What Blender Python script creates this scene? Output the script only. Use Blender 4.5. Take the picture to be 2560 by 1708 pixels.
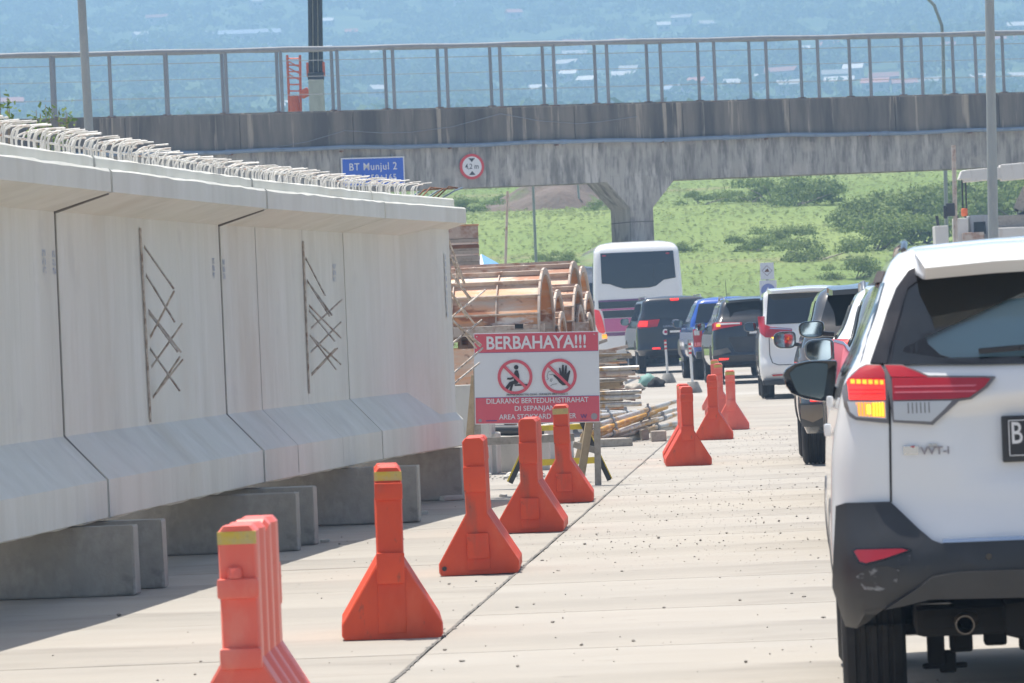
import bpy, bmesh, math, random
import numpy as np
from mathutils import Vector, Matrix, Euler

for o in list(bpy.data.objects):
    bpy.data.objects.remove(o, do_unlink=True)
RD = random.Random(11)
rad = math.radians
sc = bpy.context.scene
col = sc.collection

# ------------------------------------------------------------------ camera
FPX = 12800.0            # focal length in pixels of the 2560 px wide photograph
EYE = 1.4                # seated in a car behind the queue
ROLL, PITCH = rad(2.4), 14.0 / FPX
cam_d = bpy.data.cameras.new('camera')
cam_d.sensor_fit = 'HORIZONTAL'; cam_d.sensor_width = 36.0; cam_d.lens = 180.0
cam_d.clip_start = 0.5; cam_d.clip_end = 12000
cam_d.dof.use_dof = True; cam_d.dof.focus_distance = 44.0; cam_d.dof.aperture_fstop = 16.0
cam = bpy.data.objects.new('camera', cam_d); col.objects.link(cam)
cam.matrix_world = (Matrix.Translation((0, 0, EYE)) @ Matrix.Rotation(math.pi/2 - PITCH, 4, 'X')
                    @ Matrix.Rotation(-ROLL, 4, 'Z'))
sc.camera = cam

# ------------------------------------------------------------------ sky, sun, exposure
SUN_TO = Vector((-0.185, 0.20, 1.0)).normalized()      # towards the sun: high, ahead and a little left
sun_el = math.asin(SUN_TO.z); sun_az = math.atan2(SUN_TO.x, SUN_TO.y)
w = bpy.data.worlds.new('World'); sc.world = w; w.use_nodes = True
nt = w.node_tree; nt.nodes.clear()
sky = nt.nodes.new('ShaderNodeTexSky'); sky.sky_type = 'NISHITA'; sky.sun_disc = False
sky.sun_elevation = sun_el; sky.sun_rotation = sun_az; sky.air_density = 1.0; sky.dust_density = 4.0; sky.altitude = 300
bg = nt.nodes.new('ShaderNodeBackground'); bg.inputs['Strength'].default_value = 0.10
wo = nt.nodes.new('ShaderNodeOutputWorld')
nt.links.new(sky.outputs[0], bg.inputs['Color']); nt.links.new(bg.outputs[0], wo.inputs['Surface'])
sd = bpy.data.lights.new('sun', 'SUN'); sd.energy = 5.0; sd.angle = rad(0.53); sd.color = (1.0, 0.955, 0.88)
so = bpy.data.objects.new('sun', sd); col.objects.link(so)
so.rotation_euler = (-SUN_TO).to_track_quat('-Z', 'Y').to_euler(); so.location = (-20, 20, 100)
sc.view_settings.view_transform = 'Standard'; sc.view_settings.look = 'None'
sc.view_settings.exposure = 0.62; sc.view_settings.gamma = 1.0
sc.view_settings.use_curve_mapping = False
sc.render.engine = 'CYCLES'
sc.cycles.use_denoising = True
try: sc.cycles.denoiser = 'OPENIMAGEDENOISE'
except Exception: pass
sc.cycles.use_adaptive_sampling = True; sc.cycles.adaptive_threshold = 0.02
sc.cycles.max_bounces = 5; sc.cycles.diffuse_bounces = 3; sc.cycles.glossy_bounces = 2
sc.cycles.transparent_max_bounces = 12; sc.cycles.volume_bounces = 1
sc.cycles.sample_clamp_indirect = 6.0

# ------------------------------------------------------------------ where a pixel of the photograph lies in the place
CR, SR = math.cos(ROLL), math.sin(ROLL)
def rot(px, py):
    u, v = px - 1280.0, py - 854.0
    return CR*u - SR*v, SR*u + CR*v
def P(px, py, d):
    x, y = rot(px, py); k = d / FPX
    return Vector((x*k, d, EYE - (y + 14.0)*k))
def G(px, py):
    x, y = rot(px, py); s = (y + 14.0) / EYE
    return Vector((x/s, FPX/s, 0.0))
def plane_hit(px, py, p0, n):
    o = Vector((0, 0, EYE)); r = P(px, py, 1.0) - o
    t = (Vector(p0) - o).dot(n) / r.dot(n)
    return o + r*t

# ------------------------------------------------------------------ materials
MATS = {}
def M(name, base, rough=0.7, metal=0.0, layers=(), bump=None, spec=0.5, coat=0.0, emit=None, estr=1.0, rnd=0.0, alpha=None):
    """layers: (colour, scale, stretch xyz, lo, hi, amount); bump: (scale, strength, distance, stretch)"""
    if name in MATS: return MATS[name]
    m = bpy.data.materials.new(name); m.use_nodes = True
    n = m.node_tree.nodes; l = m.node_tree.links
    b = n['Principled BSDF']
    b.inputs['Roughness'].default_value = rough; b.inputs['Metallic'].default_value = metal
    b.inputs['Specular IOR Level'].default_value = spec; b.inputs['Coat Weight'].default_value = coat
    if coat: b.inputs['Coat Roughness'].default_value = 0.04
    tc = n.new('ShaderNodeTexCoord')
    cur = None
    base4 = (*base, 1)
    b.inputs['Base Color'].default_value = base4
    for i, (c, scl, st, lo, hi, amt) in enumerate(layers):
        mp = n.new('ShaderNodeMapping'); mp.inputs['Scale'].default_value = st
        mp.inputs['Location'].default_value = (i*3.7, i*1.9, i*5.3)
        l.new(tc.outputs['Object'], mp.inputs['Vector'])
        nz = n.new('ShaderNodeTexNoise'); nz.inputs['Scale'].default_value = scl; nz.inputs['Detail'].default_value = 6
        nz.inputs['Roughness'].default_value = 0.62
        l.new(mp.outputs[0], nz.inputs['Vector'])
        mr = n.new('ShaderNodeMapRange'); mr.inputs['From Min'].default_value = lo; mr.inputs['From Max'].default_value = hi
        mr.inputs['To Max'].default_value = amt
        l.new(nz.outputs['Fac'], mr.inputs['Value'])
        mx = n.new('ShaderNodeMix'); mx.data_type = 'RGBA'
        l.new(mr.outputs[0], mx.inputs[0])
        if cur is None: mx.inputs[6].default_value = base4
        else: l.new(cur, mx.inputs[6])
        mx.inputs[7].default_value = (*c, 1)
        cur = mx.outputs[2]
    if rnd:
        oi = n.new('ShaderNodeObjectInfo'); hs = n.new('ShaderNodeHueSaturation')
        mr = n.new('ShaderNodeMapRange'); mr.inputs['To Min'].default_value = 1 - rnd; mr.inputs['To Max'].default_value = 1 + rnd
        l.new(oi.outputs['Random'], mr.inputs['Value']); l.new(mr.outputs[0], hs.inputs['Value'])
        if cur is None: hs.inputs['Color'].default_value = base4
        else: l.new(cur, hs.inputs['Color'])
        cur = hs.outputs[0]
    if cur is not None: l.new(cur, b.inputs['Base Color'])
    if bump:
        scl, stg, dist, st = bump
        mp = n.new('ShaderNodeMapping'); mp.inputs['Scale'].default_value = st
        l.new(tc.outputs['Object'], mp.inputs['Vector'])
        nz = n.new('ShaderNodeTexNoise'); nz.inputs['Scale'].default_value = scl; nz.inputs['Detail'].default_value = 5
        l.new(mp.outputs[0], nz.inputs['Vector'])
        bp = n.new('ShaderNodeBump'); bp.inputs['Strength'].default_value = stg; bp.inputs['Distance'].default_value = dist
        l.new(nz.outputs['Fac'], bp.inputs['Height']); l.new(bp.outputs[0], b.inputs['Normal'])
    if emit:
        b.inputs['Emission Color'].default_value = (*emit, 1); b.inputs['Emission Strength'].default_value = estr
    if alpha is not None: b.inputs['Alpha'].default_value = alpha
    MATS[name] = m
    return m

def glass_mat(name, tint, gloss=0.9):
    if name in MATS: return MATS[name]
    m = bpy.data.materials.new(name); m.use_nodes = True
    n = m.node_tree.nodes; l = m.node_tree.links
    n.remove(n['Principled BSDF'])
    t = n.new('ShaderNodeBsdfTransparent'); t.inputs['Color'].default_value = (*tint, 1)
    g = n.new('ShaderNodeBsdfGlossy'); g.inputs['Roughness'].default_value = 0.03; g.inputs['Color'].default_value = (gloss, gloss, gloss, 1)
    f = n.new('ShaderNodeFresnel'); f.inputs['IOR'].default_value = 1.6
    mx = n.new('ShaderNodeMixShader'); l.new(f.outputs[0], mx.inputs[0]); l.new(t.outputs[0], mx.inputs[1]); l.new(g.outputs[0], mx.inputs[2])
    l.new(mx.outputs[0], n['Material Output'].inputs['Surface'])
    MATS[name] = m
    return m

M('concrete_girder', (.675, .67, .605), .85, layers=[
    ((.58, .57, .505), 1.3, (1.8, 1.8, .25), .42, .68, .7), ((.74, .735, .69), 2.0, (1.8, 1.8, .5), .50, .72, .6),
    ((.56, .51, .41), .7, (1, 1, .6), .56, .74, .55), ((.50, .485, .44), 7, (3, 3, .12), .56, .78, .30), ((.44, .425, .39), 30, (1, 1, 1), .67, .72, .5), ((.50, .49, .46), 1.1, (.6, 1, 1.4), .60, .72, .45)],
    bump=(30, .25, .004, (1, 1, .35)))
M('concrete_block', (.34, .325, .29), .9, layers=[((.23, .22, .20), 3, (1, 1, 1), .42, .66, .8), ((.45, .43, .39), 7, (1, 1, .6), .5, .7, .6),
    ((.12, .12, .115), 1.3, (1, 1, 1), .62, .70, .8)], bump=(40, .5, .006, (1, 1, 1)), rnd=.08)
M('concrete_pale', (.55, .53, .48), .9, layers=[((.40, .38, .34), 4, (1, 1, .5), .45, .7, .7)], bump=(40, .4, .005, (1, 1, 1)), rnd=.08)
M('concrete_parapet', (.20, .176, .145), .95, layers=[((.075, .070, .064), 1.1, (1.2, 1.2, .14), .42, .60, .92), ((.42, .36, .28), 2.4, (1.8, 1.8, .09), .57, .64, .85),
    ((.13, .12, .105), 5, (1.6, 1.6, .16), .5, .70, .6)], bump=(8, .3, .02, (1, 1, .3)))
M('concrete_beam', (.40, .378, .335), .95, layers=[((.16, .15, .132), 1.9, (1.5, 1.5, .32), .45, .62, .80), ((.55, .52, .47), 2.2, (1.5, 1.5, .30), .54, .64, .8),
    ((.15, .142, .13), 5, (2, 2, .3), .5, .66, .65), ((.48, .44, .38), .5, (1, 1, 1.5), .58, .66, .6)], bump=(8, .3, .02, (1, 1, .3)))
M('road_concrete', (.335, .306, .264), .9, layers=[((.262, .243, .212), .5, (.5, 1.3, 1), .44, .66, .8), ((.425, .402, .366), .30, (.45, .9, 1), .47, .70, .8),
    ((.205, .185, .158), 1.3, (.5, 1.4, 1), .56, .72, .55), ((.32, .29, .245), 22, (.12, 2.5, 1), .46, .74, .32), ((.155, .145, .13), 2.6, (.8, 1.3, 1), .65, .73, .5), ((.27, .245, .21), 60, (1, 1, 1), .60, .70, .45)],
    bump=(60, .35, .004, (.15, 2.0, 1)), rnd=.02)
M('joint_dirt', (.16, .15, .135), 1.0)
M('gravel', (.27, .245, .21), .95, layers=[((.10, .095, .09), 9, (1, 1, 1), .45, .6, .8), ((.32, .30, .27), 5, (1, 1, 1), .55, .7, .7)])
M('barrier_orange', (.74, .080, .024), .45, layers=[((.60, .045, .016), 2.4, (1, 1, .5), .42, .66, .7), ((.80, .15, .07), 4, (1, 1, .4), .55, .70, .5), ((.34, .10, .06), 5, (1, 1, .30), .56, .68, .6), ((.13, .07, .05), 14, (1, .6, .5), .63, .70, .65)], rnd=.05, bump=(25, .08, .003, (1, 1, 1)))
M('barrier_faded', (.86, .155, .105), .38, layers=[((.80, .11, .07), 3, (1, 1, .5), .45, .7, .6), ((.45, .17, .12), 7, (1, 1, .35), .60, .72, .5), ((.85, .30, .22), 3.3, (1, 1, .5), .54, .66, .5)], rnd=.04, bump=(25, .08, .003, (1, 1, 1)))
M('band_yellow', (.60, .43, .05), .5, layers=[((.50, .42, .20), 12, (1, 1, 1), .42, .62, .9), ((.20, .17, .10), 20, (1, 1, 1), .62, .72, .7)])
M('band_buff', (.58, .45, .17), .5, layers=[((.48, .38, .17), 12, (1, 1, 1), .45, .62, .9)])
M('rebar', (.56, .51, .45), .75, metal=.2, layers=[((.20, .12, .07), 18, (1, 1, 1), .45, .65, .8), ((.40, .37, .33), 25, (1, 1, 1), .52, .68, .7)])
M('rebar_white', (.60, .585, .555), .7, layers=[((.25, .10, .045), 4.5, (1, 1, 1), .54, .62, .9), ((.42, .40, .37), 16, (1, 1, 1), .48, .66, .6)], rnd=.18)
M('steel_galv', (.27, .285, .30), .55, metal=.2, layers=[((.20, .21, .215), 4, (1, 1, .3), .45, .7, .7)])
M('pole_grey', (.33, .345, .33), .6, metal=.2, layers=[((.25, .26, .25), 3, (1, 1, .3), .45, .7, .7), ((.40, .40, .36), 9, (1, 1, .4), .55, .75, .5)])
M('pipe_blue', (.20, .26, .34), .55, layers=[((.12, .15, .19), 3, (1, 1, 1), .5, .7, .6)])
M('rust_plate', (.60, .49, .39), .65, metal=.1, layers=[((.68, .31, .13), .9, (.35, 1, 1.8), .38, .50, .95), ((.74, .70, .64), 2.2, (.5, 1, 1.4), .55, .61, .8), ((.30, .115, .055), 1.6, (.5, 1, 1.5), .54, .60, .92),
    ((.20, .08, .045), 8, (1, 1, 1), .60, .70, .8)], bump=(12, .2, .01, (1, 1, 1)), rnd=.12)
M('rust_flange', (.50, .42, .35), .8, layers=[((.30, .15, .09), 5, (1, 1, 1), .50, .65, .75), ((.60, .55, .50), 9, (1, 1, 1), .54, .7, .7)], rnd=.12)
M('rust_grey', (.50, .47, .42), .75, layers=[((.34, .14, .065), 2.2, (.5, 1, 1.6), .50, .57, .95), ((.66, .63, .58), 3, (.6, 1, 1), .52, .62, .8), ((.18, .08, .05), 9, (1, 1, 1), .56, .66, .85)], rnd=.15)
M('rust_dark', (.17, .085, .05), .85, layers=[((.30, .15, .08), 7, (1, 1, 1), .5, .7, .8)], rnd=.2)
M('timber', (.42, .32, .20), .85, layers=[((.30, .22, .13), 3, (6, .6, 6), .45, .7, .8)], rnd=.18)
M('timber_grey', (.36, .32, .27), .9, layers=[((.22, .195, .16), 3, (6, .6, 6), .45, .7, .8)], rnd=.2)
M('pipe_steel', (.55, .53, .49), .45, metal=.35, layers=[((.42, .24, .06), 2.0, (1, 1, 1), .52, .60, .9), ((.30, .27, .24), 8, (1, 1, 1), .5, .7, .6)], rnd=.15)
M('pipe_yellow', (.50, .28, .06), .6, layers=[((.38, .19, .08), 3, (1, 1, 1), .5, .6, .9), ((.55, .45, .30), 5, (1, 1, 1), .55, .66, .8)], rnd=.15)
M('sign_white', (.66, .68, .70), .55); M('sign_red', (.62, .10, .135), .5); M('sign_ink', (.03, .03, .035), .5)
M('sign_text', (.70, .70, .72), .5); M('sign_blue', (.028, .12, .58), .45); M('sign_pale_blue', (.20, .25, .50), .5); M('sign_navy', (.09, .06, .22), .5); M('sign_grey', (.30, .27, .29), .5)
M('sign_redring', (.62, .05, .05), .5); M('edge_blue', (.10, .09, .30), .5)
M('black_paint', (.025, .025, .026), .5); M('yellow_paint', (.62, .46, .03), .55, layers=[((.40, .28, .05), 9, (1, 1, 1), .52, .7, .7)])
M('stamp_blue', (.58, .58, .54), .85, layers=[((.14, .22, .42), 42, (1, 1, 1), .46, .56, .6)])
M('white_plastic', (.72, .72, .70), .5); M('red_tape', (.62, .035, .03), .45)
M('tarp_white', (.75, .76, .78), .6); M('tarp_blue', (.10, .33, .62), .6); M('tarp_green', (.16, .30, .26), .7)
# vehicles
M('paint_white', (.80, .80, .79), .25, coat=1.0, spec=.5)
M('paint_black', (.014, .016, .02), .22, coat=1.0); M('paint_blue', (.015, .085, .40), .25, coat=1.0)
M('paint_grey', (.05, .058, .068), .25, coat=1.0); M('paint_slate', (.16, .19, .21), .25, coat=1.0)
M('black_plastic', (.032, .034, .038), .42, layers=[((.06, .06, .062), 2.5, (1, 1, 1), .5, .75, .5)]); M('black_gloss', (.010, .010, .012), .08, coat=.5)
M('tyre', (.022, .022, .023), .85, layers=[((.05, .047, .042), 5, (1, 1, 1), .5, .7, .7)]); M('rim', (.38, .39, .40), .3, metal=.9)
M('glass_dark', (.012, .016, .018), .04, spec=.6, coat=.6); M('mirror_glass', (.44, .54, .58), .02, metal=1.0)
M('lens_red', (.42, .008, .015), .08, coat=1.0); M('lens_red_lit', (.75, .02, .015), .2, coat=1.0, emit=(1, .035, .02), estr=.85)
M('lit_glass_pale', (.72, .82, .80), .8); M('lens_red_pale', (.62, .17, .20), .2, coat=1.0, emit=(1, .1, .12), estr=.05)
M('led_orange', (.9, .3, .02), .3, emit=(1, .30, .02), estr=1.3); M('amber_lit', (.85, .32, .03), .3, emit=(1, .33, .015), estr=.9, bump=None)
M('amber_core', (1, .6, .05), .3, emit=(1, .62, .05), estr=1.6)
M('lens_clear', (.62, .60, .58), .15, coat=1.0, metal=.3); M('chrome', (.70, .71, .72), .22, metal=1.0)
M('lens_smoke', (.16, .14, .13), .15, coat=1.0); M('interior', (.03, .03, .032), .8); M('interior_trim', (.16, .155, .145), .8)
M('under_dark', (.018, .017, .016), .9); M('exhaust', (.20, .17, .14), .45, metal=.8); M('plate_black', (.02, .022, .028), .4); M('plate_white', (.75, .75, .75), .4)
M('lens_red_dim', (.5, .02, .025), .15, coat=1.0, emit=(1, .04, .03), estr=.22); M('bus_purple', (.16, .05, .16), .3, coat=.8); M('bus_pink', (.55, .12, .28), .3, coat=.8); M('scuff', (.034, .036, .04), .45, layers=[((.30, .31, .32), 22, (1, 1, 1.6), .50, .64, .75)])
M('crane_white', (.66, .63, .58), .5, layers=[((.45, .36, .27), 4, (1, 1, .4), .55, .72, .7)]); M('crane_grey', (.36, .37, .38), .5, layers=[((.28, .22, .18), 4, (1, 1, .4), .55, .72, .7)])
M('orange_steel', (.72, .13, .05), .55, layers=[((.5, .09, .04), 6, (1, 1, 1), .5, .7, .6)]); M('hook_orange', (.85, .17, .04), .5)
glass_mat('glass_tint', (.78, .85, .85)); glass_mat('glass_clear', (.80, .84, .83))
# ------------------------------------------------------------------ mesh helpers
def tag(o, label=None, cat=None, group=None, kind=None):
    if label: o['label'] = label
    if cat: o['category'] = cat
    if group: o['group'] = group
    if kind: o['kind'] = kind
    return o
def thing(name, label, cat, loc=(0, 0, 0), rz=0.0, group=None, rx=0.0, ry=0.0):
    o = bpy.data.objects.new(name, None); col.objects.link(o)
    o.empty_display_size = .2; o.location = loc; o.rotation_euler = (rx, ry, rz)
    return tag(o, label, cat, group)
def link(name, me, parent=None, mat=None):
    o = bpy.data.objects.new(name, me); col.objects.link(o)
    if mat is not None:
        me.materials.clear(); me.materials.append(MATS[mat] if isinstance(mat, str) else mat)
    if parent is not None: o.parent = parent
    return o
def finish(me, smooth):
    if smooth is None: return
    me.polygons.foreach_set('use_smooth', [True]*len(me.polygons))
    if smooth < 180: me.set_sharp_from_angle(angle=rad(smooth))

class MB:
    def __init__(s): s.v = []; s.f = []
    def add(s, vs, fs):
        b = len(s.v); s.v += [tuple(p) for p in vs]; s.f += [tuple(b+i for i in f) for f in fs]; return s
    def box(s, c, d, R=None):
        hx, hy, hz = d[0]/2, d[1]/2, d[2]/2
        q = [Vector((x, y, z)) for x in (-hx, hx) for y in (-hy, hy) for z in (-hz, hz)]
        if R is not None: q = [R @ p for p in q]
        c = Vector(c)
        return s.add([p + c for p in q], [(0, 1, 3, 2), (4, 6, 7, 5), (0, 4, 5, 1), (2, 3, 7, 6), (0, 2, 6, 4), (1, 5, 7, 3)])
    def bx(s, x0, x1, y0, y1, z0, z1):
        return s.box(((x0+x1)/2, (y0+y1)/2, (z0+z1)/2), (abs(x1-x0), abs(y1-y0), abs(z1-z0)))
    def beam(s, p0, p1, a, b, up=(0, 0, 1)):
        p0, p1 = Vector(p0), Vector(p1); t = (p1-p0).normalized(); u = Vector(up)
        r = t.cross(u)
        if r.length < 1e-4: r = t.cross(Vector((1, 0, 0)))
        r.normalize(); u = r.cross(t).normalized()
        vs = [p + r*x*a/2 + u*y*b/2 for p in (p0, p1) for x, y in ((-1, -1), (1, -1), (1, 1), (-1, 1))]
        return s.add(vs, [(3, 2, 1, 0), (4, 5, 6, 7), (0, 1, 5, 4), (1, 2, 6, 5), (2, 3, 7, 6), (3, 0, 4, 7)])
    def tube(s, pts, r, n=8, cap=True):
        pts = [Vector(p) for p in pts]; rs = r if isinstance(r, (list, tuple)) else [r]*len(pts)
        t0 = (pts[1]-pts[0]).normalized()
        a = t0.cross(Vector((0, 0, 1)))
        if a.length < 1e-3: a = t0.cross(Vector((0, 1, 0)))
        a.normalize(); b0 = len(s.v)
        for i, p in enumerate(pts):
            if i == 0: t = t0
            elif i == len(pts)-1: t = (pts[i]-pts[i-1]).normalized()
            else: t = ((pts[i+1]-pts[i]).normalized() + (pts[i]-pts[i-1]).normalized()).normalized()
            a = (a - t*a.dot(t)).normalized(); b = t.cross(a)
            for k in range(n):
                q = 2*math.pi*k/n; s.v.append(tuple(p + (a*math.cos(q) + b*math.sin(q))*rs[i]))
        for i in range(len(pts)-1):
            for k in range(n):
                s.f.append((b0+i*n+k, b0+i*n+(k+1) % n, b0+(i+1)*n+(k+1) % n, b0+(i+1)*n+k))
        if cap:
            s.f.append(tuple(b0+k for k in range(n))[::-1]); s.f.append(tuple(b0+(len(pts)-1)*n+k for k in range(n)))
        return s
    def prism(s, poly, a0, a1, axis='y'):
        def m(p, a):
            return {'y': (p[0], a, p[1]), 'x': (a, p[0], p[1]), 'z': (p[0], p[1], a)}[axis]
        n = len(poly); vs = [m(p, a0) for p in poly] + [m(p, a1) for p in poly]
        return s.add(vs, [tuple(range(n)), tuple(range(2*n-1, n-1, -1))] + [(i, i+n, (i+1) % n+n, (i+1) % n) for i in range(n)])
    def lathe(s, prof, n=24, axis='z', c=(0, 0, 0)):
        b = len(s.v); c = Vector(c)
        for r, h in prof:
            for k in range(n):
                q = 2*math.pi*k/n; x, y = r*math.cos(q), r*math.sin(q)
                s.v.append(tuple(c + Vector({'z': (x, y, h), 'x': (h, x, y), 'y': (x, h, y)}[axis])))
        for i in range(len(prof)-1):
            for k in range(n):
                s.f.append((b+i*n+k, b+i*n+(k+1) % n, b+(i+1)*n+(k+1) % n, b+(i+1)*n+k))
        return s
    def disc(s, prof, n=24, axis='z', c=(0, 0, 0)):
        b = len(s.v); s.lathe(prof, n, axis, c); m = len(prof)
        s.f.append(tuple(b+k for k in range(n))); s.f.append(tuple(b+(m-1)*n+k for k in range(n))[::-1]); return s
    def loft(s, rings, cap=True, closed=True):
        b = len(s.v); n = len(rings[0])
        for r in rings: s.v += [tuple(p) for p in r]
        for i in range(len(rings)-1):
            for k in range(n if closed else n-1):
                s.f.append((b+i*n+k, b+i*n+(k+1) % n, b+(i+1)*n+(k+1) % n, b+(i+1)*n+k))
        if cap:
            s.f.append(tuple(b+k for k in range(n))[::-1]); s.f.append(tuple(b+(len(rings)-1)*n+k for k in range(n)))
        return s
    def mesh(s, name, mat=None, bevel=0.0, smooth=None, seg=2, fix=True, jitter=0.0):
        me = bpy.data.meshes.new(name); me.from_pydata(s.v, [], s.f)
        if fix or bevel:
            bm = bmesh.new(); bm.from_mesh(me)
            if fix: bmesh.ops.recalc_face_normals(bm, faces=bm.faces)
            if bevel:
                es = [e for e in bm.edges if len(e.link_faces) == 2 and e.calc_face_angle(0) > .5]
                bmesh.ops.bevel(bm, geom=es, offset=bevel, segments=seg, profile=.6, affect='EDGES', clamp_overlap=True)
            if jitter:
                for v in bm.verts: v.co += Vector((RD.uniform(-1, 1), RD.uniform(-1, 1), RD.uniform(-1, 1)))*jitter
            bm.to_mesh(me); bm.free()
        finish(me, smooth)
        if mat is not None: me.materials.append(MATS[mat])
        return me
    def build(s, name, mat, parent=None, **k):
        return link(name, s.mesh(name, mat, **k), parent)

def text_mesh(s, size, mat, depth=0.002, bold=0.0, align='CENTER', xs=1.0, spacing=1.0):
    cu = bpy.data.curves.new('lettering', 'FONT'); cu.body = s; cu.size = size; cu.extrude = depth
    cu.offset = bold*size; cu.align_x = align; cu.align_y = 'CENTER'; cu.resolution_u = 3; cu.space_character = spacing
    ob = bpy.data.objects.new('lettering', cu); col.objects.link(ob)
    bpy.context.view_layer.update()
    me = bpy.data.meshes.new_from_object(ob.evaluated_get(bpy.context.evaluated_depsgraph_get()))
    bpy.data.objects.remove(ob); bpy.data.curves.remove(cu)
    me.name = 'lettering'; me.materials.clear(); me.materials.append(MATS[mat])
    me.transform(Matrix.Rotation(math.pi/2, 4, 'X') @ Matrix.Diagonal((xs, 1, 1, 1)))
    return me
def put_text(s, loc, size, mat, parent, **k):
    o = link('lettering', text_mesh(s, size, mat, **k), parent); o.location = loc; return o
def copy_tree(o, parent=None):
    c = o.copy(); col.objects.link(c); c.parent = parent
    for ch in o.children: copy_tree(ch, c)
    return c
def smooth01(t):
    t = np.clip(t, 0, 1); return t*t*(3-2*t)
def road_z(d):
    return float(np.interp(d, [78, 88, 106, 128, 150], [0, .13, .20, .31, .42]))

# ------------------------------------------------------------------ terrain
_TD = np.array([-60, 150, 165, 185, 205, 235, 300, 420, 600, 900, 1500, 2000, 2600, 3000, 3300], float)
_TZ = np.array([0, .2, .7, 2.2, 4.2, 6.8, 10.2, 14.2, 20.5, 31, 66, 112, 186, 240, 262], float)
def terr(x, y):
    x = np.asarray(x, float); y = np.asarray(y, float)
    z = np.interp(y, _TD, _TZ)
    a = np.interp(y, [150, 180, 300, 800, 1600, 3000], [0, .25, .9, 3, 12, 16])
    n = (np.sin(x*.031+1.3)*np.cos(y*.017+.4) + .6*np.sin(x*.083+y*.041) + .35*np.sin(x*.17-y*.11+2) )
    k = np.interp(y, [150, 800, 1600], [1, .5, .22])
    n2 = np.sin(x*.0085*1.7+.7+y*.0021) + .7*np.cos(y*.0075+x*.004)
    z = z + a*(n*k*.6 + n2*.55*(1-k))
    z = z + np.where(y > 140, 0, np.interp(y, [78, 150], [0, .42]) - np.interp(y, [-60, 150], [0, .2])*1.0)
    return z - .10
def hit(px, py, d0=170.0, d1=3250.0):
    d = d0
    while d < d1:
        p = P(px, py, d)
        if p.z <= float(terr(p.x, p.y)): return p
        d *= 1.006
    return P(px, py, d1)
rows = np.concatenate([np.linspace(-60, 150, 22), np.linspace(155, 420, 60), np.geomspace(430, 3300, 84)])
tcol = 110
us = np.linspace(-1, 1, tcol); us = np.sign(us)*(.45*np.abs(us)+.55*np.abs(us)**3)
X = (90 + .55*np.maximum(rows, 0))[:, None]*us[None, :]; Y = np.repeat(rows[:, None], tcol, 1); Zt = terr(X, Y)
me = bpy.data.meshes.new('ground')
vs = np.stack([X, Y, Zt], -1).reshape(-1, 3)
i0 = (np.arange(len(rows)-1)[:, None]*tcol + np.arange(tcol-1)[None, :]).ravel()
me.from_pydata(vs.tolist(), [], np.stack([i0, i0+1, i0+1+tcol, i0+tcol], -1).tolist()); finish(me, 180)
# sand by the road, grass and bare earth behind it: one sheet to the hills
gm = bpy.data.materials.new('ground'); gm.use_nodes = True; n = gm.node_tree.nodes; l = gm.node_tree.links
b = n['Principled BSDF']; b.inputs['Roughness'].default_value = .95; b.inputs['Specular IOR Level'].default_value = .2
tc = n.new('ShaderNodeTexCoord')
def nz(scale, st=(1, 1, 1), det=6):
    mp = n.new('ShaderNodeMapping'); mp.inputs['Scale'].default_value = st; l.new(tc.outputs['Object'], mp.inputs['Vector'])
    t = n.new('ShaderNodeTexNoise'); t.inputs['Scale'].default_value = scale; t.inputs['Detail'].default_value = det; l.new(mp.outputs[0], t.inputs['Vector']); return t.outputs['Fac']
def mr(v, a, bb, c=0., d=1.):
    m = n.new('ShaderNodeMapRange'); m.inputs[1].default_value = a; m.inputs[2].default_value = bb; m.inputs[3].default_value = c; m.inputs[4].default_value = d; l.new(v, m.inputs[0]); return m.outputs[0]
def mix(f, a, bb):
    m = n.new('ShaderNodeMix'); m.data_type = 'RGBA'; l.new(f, m.inputs[0])
    for i, q in ((6, a), (7, bb)):
        if isinstance(q, tuple): m.inputs[i].default_value = (*q, 1)
        else: l.new(q, m.inputs[i])
    return m.outputs[2]
sep = n.new('ShaderNodeSeparateXYZ'); l.new(tc.outputs['Object'], sep.inputs[0])
sand = mix(mr(nz(.6), .4, .65), (.44, .39, .31), (.34, .30, .24))
g1 = mix(mr(nz(.05, (1, .5, 1)), .42, .62), (.145, .205, .06), (.195, .25, .08))
g2 = mix(mr(nz(.02, (1, .4, 1)), .55, .70, 0, .7), g1, (.12, .17, .06))
g3 = mix(mr(nz(.03, (.6, 1.5, 1)), .60, .68, 0, .8), g2, (.24, .175, .12))
forest = mix(mr(nz(.03), .4, .65), (.05, .085, .03), (.10, .14, .05))
veg = mix(mr(sep.outputs['Y'], 500, 1100), g3, forest)
l.new(mix(mr(sep.outputs['Y'], 148, 160), sand, veg), b.inputs['Base Color'])
bp = n.new('ShaderNodeBump'); bp.inputs['Strength'].default_value = .6; bp.inputs['Distance'].default_value = .3
l.new(nz(.8), bp.inputs['Height']); l.new(bp.outputs[0], b.inputs['Normal'])
me.materials.append(gm)
ground = tag(link('ground', me), kind='structure')

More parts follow.
